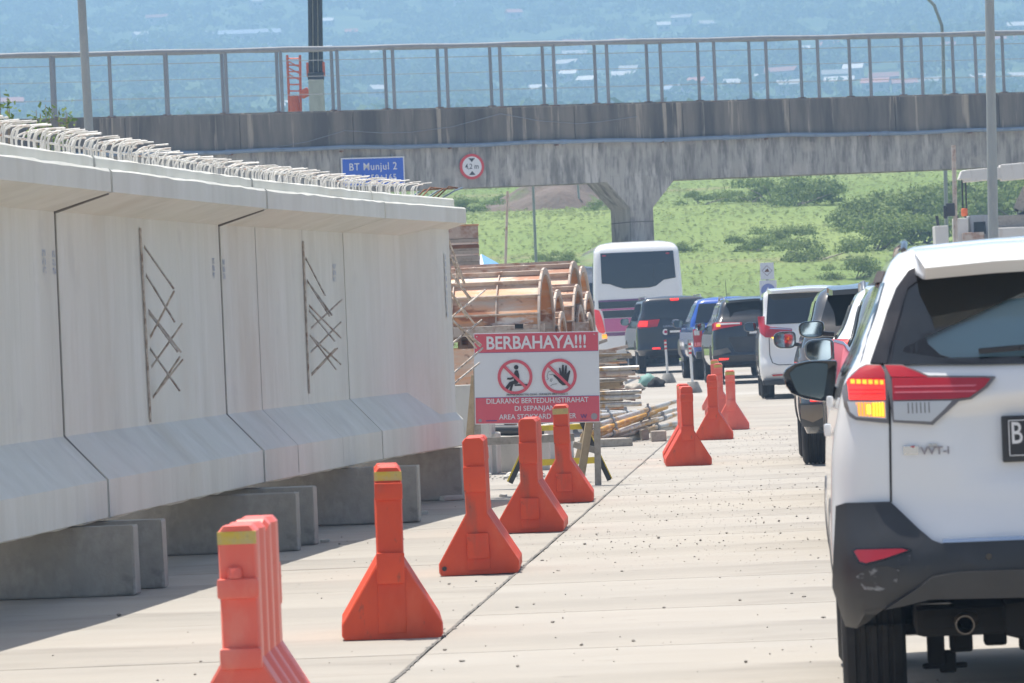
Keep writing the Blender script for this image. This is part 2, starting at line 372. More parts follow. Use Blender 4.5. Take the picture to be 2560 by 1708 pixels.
# ------------------------------------------------------------------ road: a bed, and concrete slabs one by one as far as they can be told apart
RO = Vector((-1.75, 0, 0)); RA = -math.atan(.0568)
Rm = Matrix.Translation(RO) @ Matrix.Rotation(RA, 4, 'Z')
ys = np.concatenate([np.linspace(-30, 70, 11), np.linspace(72, 165, 32)])
mb = MB()
for i, y in enumerate(ys):
    z = road_z(y) - (.045 if y < 76 else .004)
    c = RO.x + .0568*y
    c2 = c - max(0, y-95)*.06
    mb.v += [(c2-16, y, z), (c2-6, y, z), (c2+4, y, z), (c2+18, y, z)]
for i in range(len(ys)-1):
    for k in range(3): mb.f.append((i*4+k, i*4+k+1, i*4+k+5, i*4+k+4))
road = tag(mb.build('road', 'road_concrete', fix=False), kind='structure')
slabs = []
for k in range(4):
    m = MB().bx(-1.795, 1.795, -1.4925, 1.4925, -.05, 0)
    slabs.append(m.mesh('slab', 'road_concrete', bevel=.006, seg=1))
for iv in range(-3, 26):
    for iu in range(-4, 5):
        if iu < -2 and iv > 12: continue
        o = link('slab', slabs[(iv*3+iu) % 4], road)
        o.matrix_world = Rm @ Matrix.Translation((iu*3.6+1.8, iv*3.0+.35, RD.uniform(-.003, .001)))
m = MB(); ns = 900; yj = np.linspace(-8, 74, ns); rj = np.random.default_rng(8)
for i in range(ns):
    wv = .004+.008*rj.random(); cx = rj.normal(0, .004)+.004*math.sin(yj[i]*2.1)
    m.v += [(cx-wv, yj[i], .0025), (cx+wv, yj[i], .0025)]
m.f = [(2*i, 2*i+1, 2*i+3, 2*i+2) for i in range(ns-1)]
o = m.build('joint_seal', 'joint_dirt', road, fix=False); o.matrix_world = Rm
dm = MB().bx(-14.3, 17.9, -9.2, 76.7, -.045, -.041).mesh('joint_filler', 'joint_dirt')
o = link('joint_filler', dm, road); o.matrix_world = Rm
# loose stones on the slabs
def stones(N, seed, area, smin, smax):
    r = np.random.default_rng(seed)
    bm = bmesh.new(); bmesh.ops.create_icosphere(bm, subdivisions=1, radius=1); bv = np.array([v.co[:] for v in bm.verts]); bf = np.array([[v.index for v in f.verts] for f in bm.faces]); bm.free()
    p = area(r, N); s = smin*(smax/smin)**(r.random(N)**2.2)
    sc3 = np.stack([s*r.uniform(.7, 1.3, N), s*r.uniform(.7, 1.3, N), s*r.uniform(.4, .8, N)], -1)
    V = bv[None]*sc3[:, None]*(1+r.uniform(-.25, .25, (N, len(bv), 1)))
    a = r.uniform(0, 6.28, N); ca, sa = np.cos(a)[:, None], np.sin(a)[:, None]
    V = np.stack([V[..., 0]*ca-V[..., 1]*sa, V[..., 0]*sa+V[..., 1]*ca, V[..., 2]], -1) + p[:, None] + np.array([0, 0, 1])*(sc3[:, None, 2:]*.6)
    F = (bf[None] + (np.arange(N)*len(bv))[:, None, None]).reshape(-1, 3)
    me = bpy.data.meshes.new('gravel'); me.from_pydata(V.reshape(-1, 3).tolist(), [], F.tolist()); me.materials.append(MATS['gravel']); return me
def area_a(r, N):
    d = 15 + 57*r.random(N)**1.25; c = RO.x + .0568*d
    x = c + np.where(r.random(N) < .75, r.normal(.9, 1.7, N), r.uniform(-3, 7, N)); return np.stack([x, d, np.zeros(N)], -1)
def area_b(r, N):
    d = 30 + 38*r.random(N); return np.stack([RO.x+.0568*d+r.normal(.9, 1.1, N)+(d-36)*.02, d, np.zeros(N)], -1)
tag(link('gravel', stones(3000, 4, area_b, .002, .0078)), 'fine brown grit lying along the line of barriers', 'gravel', kind='stuff')
tag(link('gravel', stones(1300, 3, area_a, .0025, .012)), 'small dark stones scattered over the concrete road', 'gravel', kind='stuff')
# ------------------------------------------------------------------ precast girder on concrete blocks
GA = Vector((-2.73, 27.25, .41)); GB = Vector((-.45, 44.4, .464))       # bottom right edge of the lower flange
gdir = GB - GA; gyaw = -math.atan2(gdir.x, gdir.y); gslope = gdir.z/math.hypot(gdir.x, gdir.y)
girder = thing('concrete_girder', 'long grey precast concrete girder lying on blocks beside the road, steel loops along its top', 'girder', GA, gyaw)
girder.rotation_euler = (math.atan(gslope), 0, gyaw)
gL = gdir.length; gN = Vector((math.cos(gyaw), math.sin(gyaw), 0))     # outward normal of the visible side
def gbow(y): return float(np.interp(y, [-10, 0, 3.0, 8.75, 13.7, gL], [0, 0, -.085, -.20, -.14, 0]))
def gprof(wo=-.25):
    r = [(0, .012), (.0, .232), (wo, .232 + .265*(-wo/.25)), (wo, 1.828+.07*(.25+wo)/.25), (.1, 1.928), (.1, 2.052), (.087, 2.066), (0, 2.069), (0, 2.135), (-.012, 2.147)]
    l_ = [(-.72-x, z) for x, z in r[::-1]]
    return [(-.02, 0)] + r + l_ + [(-.70, 0)]
def gseg(name, y0, y1, w0=-.25, w1=-.25, ragged=0.0):
    rings = []
    n = max(2, int((y1-y0)/.25))
    for i in range(n+1):
        t = i/n; y = y0+(y1-y0)*t
        p = gprof(w0+(w1-w0)*t)
        rings.append([(x+gbow(y), y, z) for x, z in p])
    m = MB().loft(rings)
    o = m.build(name, 'concrete_girder', girder, smooth=25)
    for v in o.data.vertices:
        if v.co.z > 2.0: v.co.z += RD.uniform(-.006, .004)
        if v.co.z < .01: v.co.z += RD.uniform(-.006, .006)
    return o
bounds = [-10.0, -4.6, 3.0, 8.75, 13.7]
gap = .034
for a, bb in zip(bounds[:-1], bounds[1:]): gseg('segment', a+gap, bb-gap)
gseg('segment', 13.7+.004, gL-1.75)
# the end thickens to a block
rings = []
for y, wv in ((gL-1.75, -.25), (gL-1.2, -.25), (gL-.75, -.06), (gL-.02, -.06), (gL, -.06)):
    rings.append([(x+gbow(y), y, z) for x, z in gprof(wv)])
MB().loft(rings).build('end_block', 'concrete_girder', girder, smooth=25)
# joint filler strips
for y in bounds[1:4]:
    p = [((x+.36)*.94-.36+gbow(y), (z-1)*.985+1) for x, z in gprof()]
    MB().prism(p, y-gap, y+gap, 'y').build('joint', 'joint_dirt', girder)
# cold joints, hairline grooves between formwork sheets
def groove(y, w_=.006):
    m = MB()
    g_ = gbow(y); q = [(.0015, .03), (.0015, .232), (-.2485, .497), (-.2485, 1.828)]
    for (x0, z0), (x1, z1) in zip(q[:-1], q[1:]):
        m.add([(x0+g_, y-w_/2, z0), (x0+g_, y+w_/2, z0), (x1+g_, y+w_/2, z1), (x1+g_, y-w_/2, z1)], [(0, 1, 2, 3)])
    m.build('cold_joint', 'joint_dirt', girder, fix=False)
groove(10.05, .012); groove(11.9)
# steel loops standing on the top, each one a part
def stir(h, ln, r_=.0068, bend=.05):
    return MB().tube([(0, 0, -.02), (0, 0, h-bend), (bend*.3, 0, h-bend*.3), (bend, 0, h), (ln, 0, h)], r_, 5).mesh('stirrup', 'rebar_white', smooth=60, fix=False)
sA = [stir(.185, .13, .0064, .06), stir(.195, .20, .0064, .06), stir(.175, .10, .0064, .06)]; sB = [stir(.15, .09, .0062), stir(.14, .07, .0062), stir(.16, .14, .0062)]
y = -4.0; k = 0
while y < gL-.25:
    o = link('stirrup', sA[k % 3 if RD.random() < .7 else 1], girder); o.location = (-.47+gbow(y)+RD.uniform(-.02, .02), y, 2.147); o.rotation_euler = (RD.uniform(-.06, .06), RD.uniform(-.05, .03), RD.uniform(-.25, .25))
    o = link('stirrup', sB[(k*2+1) % 3], girder); o.location = (-.24+gbow(y)+RD.uniform(-.02, .02), y+RD.uniform(.02, .12), 2.147); o.rotation_euler = (RD.uniform(-.07, .07), RD.uniform(-.06, .04), RD.uniform(-.3, .3))
    if k % 2 == 0:
        o = link('stirrup', sB[k % 3], girder); o.location = (-.36+gbow(y)+RD.uniform(-.03, .03), y+RD.uniform(0, .15), 2.147); o.rotation_euler = (RD.uniform(-.09, .09), RD.uniform(-.08, .05), RD.uniform(-.4, .4))
    if y > 6.5:
        for c_ in girder.children[-3:]:
            if c_.name.startswith('stirrup'): c_.scale = (1, 1, .80)
    y += RD.uniform(.165, .215); k += 1
# long bars tied over the loops
for i, (a, bb, x) in enumerate([(-4, 1.5, -.30), (1.2, 6.8, -.34), (6.4, 11.6, -.28), (11.2, 16.4, -.32)]):
    MB().tube([(x+gbow(a), a, 2.25), (x+.01+gbow((a+bb)/2), (a+bb)/2, 2.245), (x-.01+gbow(bb), bb, 2.255)], .007, 6).build('tie_bar', 'rebar_white', girder, smooth=60)
# bars bent out of the side of the web for the cross beams
wp0 = girder.matrix_basis @ Vector((-.25, 0, 1)); wn = gN
inv = girder.matrix_basis.inverted()
def webpt(px, py, out):
    o_ = 0.0
    for _ in range(4):
        q = inv @ plane_hit(px, py, wp0 + wn*(out+o_), wn); o_ = gbow(q.y)
    return q
def z4(a, b_): return 330+a*.3317, 540+b_*.3317
def bars(lst, spine):
    a, bb = [webpt(*z4(*q), .012) for q in spine]
    MB().tube([a, bb], .008, 6).build('web_bar', 'rebar', girder, smooth=60)
    MB().tube([a+Vector((-.005, .03, 0)), bb+Vector((-.005, .03, -.02))], .007, 6).build('web_bar', 'rebar', girder, smooth=60)
    for p, q in lst:
        MB().tube([webpt(*z4(*p), -.02), webpt(*z4(*q), .20)], .0072, 6).build('web_bar', 'rebar', girder, smooth=60)
bars([((70, 200), (315, 550)), ((85, 410), (322, 800)), ((100, 680), (372, 1030)), ((108, 700), (345, 1025)), ((115, 970), (360, 1320)),
      ((120, 950), (318, 565)), ((125, 1170), (380, 810)), ((140, 1390), (385, 1080)), ((138, 1400), (362, 1060))], ((62, 90), (140, 1530)))
bars([((1295, 290), (1455, 600)), ((1303, 460), (1490, 755)), ((1306, 470), (1508, 750)), ((1310, 650), (1575, 920)), ((1315, 690), (1530, 945)),
      ((1320, 870), (1540, 1160)), ((1330, 890), (1575, 1120)), ((1325, 870), (1583, 630)), ((1325, 1050), (1575, 800)), ((1335, 1210), (1535, 1000)), ((1335, 1220), (1550, 995))], ((1290, 190), (1336, 1320)))
# bars at the far end of the girder
def z1b(a, b_): return 1080+a*.2043, 560+b_*.2043
for p, q in [((150, 100), (215, 1500)), ((190, 100), (255, 1500)), ((205, 280), (245, 1480))]:
    MB().tube([inv @ P(*z1b(*p), 44.75), inv @ P(*z1b(*q), 44.75)], .012, 6).build('end_bar', 'rebar', girder, smooth=60)
for p, q in [((160, 280), (350, 640)), ((195, 170), (400, 725)), ((180, 540), (490, 925)), ((200, 560), (470, 940)), ((190, 800), (520, 1225)), ((230, 830), (500, 1200)),
             ((215, 1140), (590, 1500)), ((240, 1150), (540, 1520)), ((225, 1150), (650, 810)), ((225, 1480), (610, 1175)), ((270, 450), (330, 720)), ((300, 470), (385, 720)), ((215, 820), (430, 1150)),
             ((225, 1860), (620, 1520)), ((225, 1990), (580, 1700)), ((260, 1190), (600, 1480))]:
    MB().tube([inv @ P(*z1b(*p), 44.55), inv @ P(*z1b(*q), 45.05)], .0085, 6).build('end_bar', 'rebar', girder, smooth=60)
# stamped marks on the web
for px, py, hw in ((110, 651, .05), (135, 654, .045), (534, 668, .045), (560, 671, .045), (836, 680, .075)):
    c = webpt(px, py, .0025); m = MB()
    for iz in range(3):
        for iy in range(2):
            y0 = c.y-hw+iy*hw+.004; z0 = c.z-.075+iz*.05
            m.add([(c.x, y0, z0), (c.x, y0+hw-.008, z0), (c.x, y0+hw-.008, z0+.038), (c.x, y0, z0+.038)], [(0, 1, 2, 3)])
    m.build('stamp', 'stamp_blue', girder, fix=False)
m = MB()
for i in range(9):
    zz = 1.62-i*.062
    m.add([(-.0572, gL-.30, zz), (-.0572, gL-.25, zz), (-.0572, gL-.25, zz+.045), (-.0572, gL-.30, zz+.045)], [(0, 1, 2, 3)])
m.build('stamp', 'stamp_blue', girder, fix=False)
# bundle of offcuts behind the far end of the top
bund = thing('rebar_bundle', 'bundle of rusty and blue-painted bars lying at the far end of the girder top', 'rebar', girder.matrix_basis @ Vector((-.25, gL+.05, 2.15)), gyaw)
bund.scale = (.6, .6, .6)
for i in range(7):
    MB().tube([(-.25+i*.07, .05*i, .01), (-.15+i*.09, .25, .12+.03*(i % 3)), (.05+i*.07, .45, .16)], .012, 6).build('bar', 'rust_dark' if i % 3 else 'pipe_blue', bund, smooth=60)
sup = MB().bx(-.3, .3, -.05, .05, -.02, .01); sup.build('plate', 'rust_dark', bund)

# support blocks under the girder
def block(pr, pt, length, thick, h, yaw, label, mat='concrete_block', name='concrete_block'):
    """right front bottom corner at ground point pr"""
    t = thing(name, label, 'concrete block', pr, yaw, 'concrete support blocks under the girder')
    m = MB().bx(-length, 0, 0, thick, .002, h); m.build('body', mat, t, bevel=.012, jitter=.004)
    return t
for px, py, ln, th, h, lab in [
    (339, 1488, 2.3, .17, .405, 'stained concrete block under the near left of the girder, front one of its pair'),
    (411, 1470, 2.2, .16, .405, 'concrete block just behind the stained front block at the left'),
    (745, 1378, 2.2, .16, .40, 'wide concrete block under the girder behind the nearest barrier, front one of its pair'),
    (789, 1362, 2.0, .16, .41, 'short-ended concrete block under the girder middle, rear one of its pair'),
    (1048, 1306, 1.9, .16, .44, 'dark grey concrete block end left of the third barrier'),
    (1157, 1250, 1.7, .3, .455, 'concrete block under the far end of the girder')]:
    g = G(px, py)
    block(g, None, ln, th, h, gyaw*.55-.035, lab)

# ------------------------------------------------------------------ plastic barriers
def barrier_ring(y, rec, top=.806):
    h = .0635-rec; b_ = .238-rec*1.1
    return [(-b_+.012, y, .002), (-b_, y, .02), (-b_, y, .072), (-h, y, .363-rec), (-h, y, top-.02), (-h+.016, y, top),
            (h-.016, y, top), (h, y, top-.02), (h, y, .363-rec), (b_, y, .072), (b_, y, .02), (b_-.012, y, .002)]
def make_barrier():
    st = [(0, 0.006, 0), (.012, 0, 0), (.16, 0, 0), (.19, .013, 0), (.29, .013, 0), (.32, 0, 0), (.42, 0, .0), (.45, .013, -.03), (.55, .013, -.03), (.58, 0, 0), (.68, 0, 0), (.71, .013, 0), (.81, .013, 0), (.84, 0, 0), (.988, 0, 0), (1.0, .006, 0)]
    body = MB().loft([barrier_ring(y, r_, .806+dz) for y, r_, dz in st]).mesh('body', None, smooth=28)
    lugs = []
    for y0, z0, z1 in ((-.022, .655, .735), (-.022, .262, .408), (.985, .49, .64), (.985, .096, .246)):
        lugs.append(MB().bx(-.066, .066, y0, y0+.037, z0, z1).mesh('hinge_lug', None, bevel=.008, smooth=40))
    lugs.append(MB().bx(-.0655, .0655, -.005, .02, .03, .27).mesh('end_rib', None, bevel=.003, smooth=40))
    lugs.append(MB().bx(-.0655, .0655, .98, 1.005, .03, .10).mesh('end_rib', None, bevel=.003, smooth=40))
    lugC = [MB().bx(-.070, .070, -.028, .02, z0, z1).mesh('hinge_lug', None, bevel=.010, smooth=40) for z0, z1 in ((.565, .632), (.33, .40))]
    peg = MB().disc([(.026, 0), (.026, .03), (.02, .038)], 12, c=(-.01, -.004, .632)).mesh('peg', None, smooth=50)
    bandA = MB().bx(-.0645, .0645, -.003, .02, .745, .788).mesh('reflective_band', None, bevel=.002)
    bandB = MB().bx(-.0645, .0645, .98, 1.003, .735, .783).mesh('reflective_band', None, bevel=.002)
    plug = MB().disc([(.014, -.012), (.014, .002)], 10, 'y').mesh('drain_plug', 'black_plastic', smooth=40)
    return body, lugs, peg, bandA, bandB, plug, lugC
BR = make_barrier()
bcache = {}
def barrier(pos, yaw, flip, label, mat='barrier_orange', bandmat=None, peg=False, plug=None):
    t = thing('plastic_barrier', label, 'barrier', pos, yaw, 'orange plastic barriers along the lane edge', ry=RD.uniform(-.012, .012))
    def L(me, nm, mt, fy=flip):
        key = (me.name, mt)
        if key not in bcache:
            c = me.copy(); c.materials.clear(); c.materials.append(MATS[mt]); bcache[key] = c
        o = link(nm, bcache[key], t)
        if fy: o.rotation_euler = (0, 0, math.pi); o.location = (0, 1.0, 0)
        return o
    L(BR[0], 'body', mat)
    for q in (BR[6]+BR[1][2:5] if peg else BR[1]): L(q, 'end_rib' if q.name.startswith('end') else 'hinge_lug', mat)
    if peg: L(BR[2], 'peg', mat)
    if bandmat:
        L(BR[4] if flip else BR[3], 'reflective_band', bandmat)
    if plug:
        o = L(BR[5], 'drain_plug', 'black_plastic', False); o.location = (plug[0], .0, plug[1])
    return t
YB = -.045
def gp(px, py):
    g = G(px, py); g.z = road_z(g.y); return g
barrier(Vector((-.944, 17.04, 0)), -.03, False, 'nearest plastic barrier, faded pinkish orange, cut off by the bottom of the photo', 'barrier_faded', 'band_yellow', peg=True)
barrier(gp(982, 1599), .03, False, 'orange plastic barrier with a bright yellow band, second nearest of the row', 'barrier_orange', 'band_yellow')
barrier(gp(1199, 1437), -.018, True, 'orange plastic barrier without a band, at the joint in front of the girder end', 'barrier_orange', None, plug=(-.205, .045))
barrier(gp(1327, 1332), -.04, True, 'orange plastic barrier without a band, before the left half of the danger sign', 'barrier_orange', None, plug=(-.205, .05))
barrier(gp(1413, 1258), -.02, True, 'orange plastic barrier with a pale band, before the right half of the danger sign', 'barrier_orange', 'band_buff')
barrier(gp(1722, 1165), -.012, False, 'orange plastic barrier in front of the pipe pile, nearest of the far group')
barrier(Vector((1.80, 54.6, 0)), -.02, False, 'orange plastic barrier half hidden behind the nearest of the far group', 'barrier_orange', 'band_buff')
barrier(gp(1786, 1100), YB, False, 'orange plastic barrier standing between the pipe pile and the far group\'s last one')
barrier(gp(1830, 1075), YB, False, 'faded orange plastic barrier with a yellow band, rightmost of the far group', 'barrier_faded', 'band_yellow')
barrier(Vector((3.20, 80.0, road_z(80))), YB, False, 'faded barrier whose top shows behind the far group, nearer one', 'barrier_faded', 'band_yellow')
barrier(Vector((3.27, 83.0, road_z(83))), YB, False, 'faded barrier whose top shows behind the far group, farthest one', 'barrier_faded', 'band_yellow')

# ------------------------------------------------------------------ danger sign on wooden posts
SD = 46.9
sl, sr_ = P(1186, 835, SD), P(1480, 824, SD-.06)
c0 = P(1336, 945, SD); sw = 1.145; sh = .835
sign = thing('danger_sign', 'red and white danger board with two prohibition symbols on grey wooden posts', 'sign', (c0.x, c0.y, 0), 0)
sign.rotation_euler = (0, rad(1.3), rad(-1.5))
cz = c0.z
MB().bx(-sw/2, sw/2, 0, .012, cz-sh/2, cz+sh/2).build('panel', 'sign_white', sign, bevel=.002)
def band_(z0, z1): MB().bx(-sw/2+.006, sw/2-.006, -.003, .001, z0, z1).build('red_band', 'sign_red', sign)
zt = cz+sh/2; zb = cz-sh/2
band_(zt-.178, zt-.008); band_(zb+.008, zb+.242)
for z0, z1 in ((zt-.182, zt-.178), (zb+.242, zb+.246)): MB().bx(-sw/2+.006, sw/2-.006, -.0035, .0, z0, z1).build('edge_line', 'edge_blue', sign)
put_text('BERBAHAYA!!!', (.0, -.006, zt-.097), .165, 'sign_text', sign, bold=.022, xs=.88)
put_text('DILARANG BERTEDUH/ISTIRAHAT', (.0, -.006, zb+.208), .066, 'sign_text', sign, bold=.010, xs=.93)
put_text('DI SEPANJANG', (.0, -.006, zb+.138), .064, 'sign_text', sign, bold=.010)
put_text('AREA STOKYARD GIRDER', (.0, -.006, zb+.062), .064, 'sign_text', sign, bold=.010, xs=.95)
put_text('PROYEK JALAN TOL CIAWI - SUKABUMI SEKSI 3 Zona A', (.0, -.006, zb+.265), .024, 'sign_ink', sign, xs=.95)
MB().disc([(.030, -.005), (.030, -.001)], 20, 'y', (sw/2-.055, 0, zb+.055)).build('seal', 'sign_grey', sign)
put_text('W', (sw/2-.15, -.006, zb+.055), .055, 'sign_navy', sign, bold=.01)
MB().bx(sw/2-.185, sw/2-.095, -.005, -.001, zb+.018, zb+.022).build('emblem_line', 'sign_navy', sign)
MB().disc([(.016, -.005), (.016, -.001)], 14, 'y', (-sw/2+.045, 0, zb+.035)).build('seal', 'sign_grey', sign)
MB().bx(-sw/2+.10, -sw/2+.20, -.005, -.001, zb+.028, zb+.036).build('emblem_line', 'sign_navy', sign)
def ring(cx, czz, r1, r0, n=40):
    m = MB(); vs = []
    for r_ in (r1, r0):
        for yy in (-.006, -.001):
            vs += [(cx+r_*math.cos(2*math.pi*i/n), yy, czz+r_*math.sin(2*math.pi*i/n)) for i in range(n)]
    fs = []
    for i in range(n):
        j = (i+1) % n
        fs += [(i, j, 2*n+j, 2*n+i), (i, n+i, n+j, j), (2*n+i, 2*n+j, 3*n+j, 3*n+i)]
    return m.add(vs, fs)
zc = cz+.012
for cx in (-.20, .205):
    ring(cx, zc, .160, .133).build('prohibition_ring', 'sign_red', sign)
    MB().beam((cx-.097, -.0075, zc+.097), (cx+.097, -.0075, zc-.097), .004, .026, (1, 0, 1)).build('prohibition_bar', 'sign_red', sign)
def poly(pts, y0=-.0055, y1=-.0015): return MB().prism(pts, y0, y1, 'y')
px0 = -.20
MB().disc([(.021, -.0055), (.021, -.001)], 20, 'y', (px0+.012, 0, zc+.088)).build('figure_head', 'sign_ink', sign)
poly([(px0-.012, zc-.035), (px0-.006, zc+.045), (px0+.008, zc+.062), (px0+.028, zc+.058), (px0+.038, zc+.02), (px0+.040, zc-.04), (px0+.01, zc-.05)]).build('figure_body', 'sign_ink', sign)
poly([(px0-.075, zc-.022), (px0-.07, zc-.006), (px0-.04, zc-.008), (px0+.0, zc+.012), (px0+.0, zc-.008), (px0-.04, zc-.026)]).build('figure_arm', 'sign_ink', sign)
poly([(px0+.035, zc-.04), (px0+.02, zc-.065), (px0-.03, zc-.066), (px0-.075, zc-.12), (px0-.098, zc-.105), (px0-.052, zc-.045), (px0-.02, zc-.036)]).build('figure_leg', 'sign_ink', sign)
poly([(px0-.035, zc-.055), (px0-.058, zc-.13), (px0-.038, zc-.137), (px0-.014, zc-.06)]).build('figure_leg', 'sign_ink', sign)
poly([(px0-.005, zc-.068), (px0-.005, zc-.083), (px0+.125, zc-.081), (px0+.125, zc-.066)]).build('figure_bench', 'sign_ink', sign)
hx = .205
poly([(hx+.0, zc-.06), (hx-.02, zc-.03), (hx-.055, zc+.005), (hx-.047, zc+.016), (hx-.008, zc-.012), (hx+.006, zc+.0), (hx+.0, zc+.07), (hx+.005, zc+.078), (hx+.013, zc+.07), (hx+.02, zc+.02),
      (hx+.028, zc+.10), (hx+.036, zc+.106), (hx+.044, zc+.098), (hx+.045, zc+.02), (hx+.058, zc+.095), (hx+.066, zc+.098), (hx+.072, zc+.09), (hx+.068, zc+.015), (hx+.09, zc+.05), (hx+.10, zc+.05), (hx+.102, zc+.04),
      (hx+.085, zc-.03), (hx+.075, zc-.065), (hx+.055, zc-.085), (hx+.03, zc-.085)], -.009, -.004).build('hand_symbol', 'sign_ink', sign)
for pts in ([(-.115, -.03), (-.10, -.025), (-.112, .0), (-.10, .04), (-.07, .05), (-.045, .03)], [(-.09, .015), (-.05, .015)], [(-.075, -.02), (-.085, -.045), (-.07, -.048), (-.065, -.02)], [(-.085, -.09), (-.06, -.075), (-.02, -.07)]):
    MB().tube([(hx+a, -.003, zc+bb) for a, bb in pts], .0018, 5).build('face_outline', 'sign_ink', sign)
def s2l(p): return sign.matrix_basis.inverted() @ p
for (x, lo) in ((-sw/2+.02, .0), (sw/2-.03, .0)):
    MB().bx(x-.03, x+.03, .013, .055, .0, zt-.02 if x > 0 else zt-.3).build('post', 'timber_grey', sign, bevel=.003)
MB().beam((-sw/2, .035, zb-.16), (sw/2-.24, .035, zb-.135), .03, .07).build('cross_rail', 'timber_grey', sign, bevel=.003)
MB().beam((sw/2-.20, .06, .02), (sw/2-.08, .08, zb+.12), .04, .07).build('brace', 'timber', sign, bevel=.003)
MB().beam((-sw/2-.10, .12, .02), (-sw/2+.01, .07, zb+.45), .04, .075).build('brace', 'timber', sign, bevel=.003)
MB().beam((sw/2-.25, .10, zb-.20), (sw/2-.04, .07, zb-.26), .03, .06).build('brace', 'timber_grey', sign, bevel=.003)
for x in (-sw/2+.03, sw/2-.04):
    MB().disc([(.006, -.007), (.006, -.001)], 8, 'y', (x, 0, zt-.03)).build('screw', 'chrome', sign)

# striped trestle behind the sign
def striped(p0, p1, parent, w_=.06, n=6):
    p0, p1 = Vector(p0), Vector(p1)
    for i in range(n):
        MB().beam(p0.lerp(p1, i/n), p0.lerp(p1, (i+1)/n), w_, w_).build('stripe', 'yellow_paint' if i % 2 else 'black_paint', parent)
tb = P(1400, 1150, 48.0)
trestle = thing('trestle', 'yellow and black striped trestle standing behind the danger sign', 'barricade', (tb.x, tb.y, 0), 0)
def tl(px, py, d):
    p = P(px, py, d); return (p.x-tb.x, p.y-tb.y, max(.01, p.z))
# lengthwise two-tone legs, yellow upper edge and black lower edge
for a, bb, dd in (((1452, 1050), (1524, 1204), 48.0), ((1338, 1075), (1276, 1208), 48.0)):
    p0, p1 = Vector(tl(*a, dd)), Vector(tl(*bb, dd))
    off = Vector((.013, -.002, .012)) if a[0] < bb[0] else Vector((-.02, .0, .012))
    MB().beam(p0, p1, .05, .045).build('leg', 'black_paint', trestle, bevel=.004)
    MB().beam(p0+off, p1+off, .035, .03).build('leg_edge', 'yellow_paint', trestle, bevel=.003)
MB().beam(tl(1345, 1157, 48.0), tl(1500, 1150, 48.0), .045, .06).build('rail', 'yellow_paint', trestle, bevel=.004)
MB().beam(tl(1335, 1072, 48.05), tl(1460, 1066, 48.05), .05, .05).build('rail', 'yellow_paint', trestle, bevel=.004)
for a, bb in (((1470, 1055), (1430, 1190)),):
    MB().beam(tl(*a, 48.9), tl(*bb, 48.9), .05, .05).build('leg', 'timber', trestle, bevel=.004)
# pale concrete blocks, pipe and rubble behind the sign
blocks2 = [(1243, 1185, .32, .5, .42, 'pale upright concrete block behind the third and fourth barriers'), (1308, 1172, .26, .5, .45, 'pale concrete block standing behind the sign, right of the upright one'),
           (1366, 1160, .22, .5, .42, 'narrow pale concrete block seen under the danger sign'), (1425, 1148, .3, .5, .4, 'pale concrete block under the right half of the danger sign')]
for px, py, wd, ln, h, lab in blocks2:
    g = G(px, py); t = thing('concrete_block', lab, 'concrete block', g, -.1)
    MB().bx(-wd, 0, 0, ln, 0, h).build('body', 'concrete_pale', t, bevel=.012, jitter=.006)
g = P(1165, 985, 52.0)
t = thing('concrete_block', 'tall pale concrete block showing between girder end and danger sign', 'concrete block', (g.x, 52.0, 0), -.1)
MB().bx(-.4, .22, 0, .6, 0, .92).build('body', 'concrete_pale', t, bevel=.015, jitter=.006)
p0, p1 = P(1190, 1080, 53.0), P(1330, 1078, 53.2)
t = thing('hose_pipe', 'thick black hose lying on the blocks behind the danger sign', 'pipe', p0, 0)
MB().tube([(-.3, 0, 0), (.1, 0, .01), (.35, .02, .0), (.7, .05, -.02)], .055, 12).build('hose', 'black_plastic', t, smooth=60)
sup_h = p0.z-.055
MB().bx(-.35, .75, -.12, .25, -p0.z, -.056).build('bearer', 'concrete_pale', t, bevel=.01)
def rubble(seed, N, cx, cy, sx, sy):
    def f(r, n): return np.stack([r.normal(cx, sx, n), r.normal(cy, sy, n), np.zeros(n)], -1)
    return stones(N, seed, f, .01, .05)
q = G(1280, 1195); tag(link('rubble', rubble(5, 90, q.x+.05, q.y+.6, .28, .7)), 'broken pale rubble on the ground behind the barriers', 'rubble', kind='stuff').data.materials[0] = MATS['concrete_pale']
def debris(px, py, w_, h_, label, mat='concrete_pale'):
    g = G(px, py)
    m = MB().box((0, 0, h_/2), (w_, w_*.8, h_), Matrix.Rotation(.3, 3, 'Z'))
    o = m.build('rubble_piece', mat, None, bevel=h_*.2, jitter=h_*.12, smooth=30); o.location = g
    tag(o, label, 'rubble')
debris(1128, 1252, .17, .045, 'flat broken slab of mortar by the far girder block')
debris(1258, 1242, .06, .02, 'small chip of concrete beside the third barrier')
debris(1058, 1286, .07, .025, 'small lump of mortar at the dark grey block')
debris(812, 1356, .06, .02, 'small chip of concrete beside the girder\'s middle blocks')
# ------------------------------------------------------------------ vehicles
def pchip(xs, ys, x):
    xs = np.asarray(xs, float); ys = np.asarray(ys, float); x = np.clip(np.asarray(x, float), xs[0], xs[-1])
    h = np.diff(xs); dl = np.diff(ys)/h; m = np.zeros_like(ys)
    m[0], m[-1] = dl[0], dl[-1]
    for i in range(1, len(xs)-1):
        if dl[i-1]*dl[i] > 0:
            w1, w2 = 2*h[i]+h[i-1], h[i]+2*h[i-1]; m[i] = (w1+w2)/(w1/dl[i-1]+w2/dl[i])
    k = np.clip(np.searchsorted(xs, x)-1, 0, len(h)-1); t = (x-xs[k])/h[k]
    return ys[k]*(1+2*t)*(1-t)**2 + m[k]*h[k]*t*(1-t)**2 + ys[k+1]*t*t*(3-2*t) + m[k+1]*h[k]*t*t*(t-1)

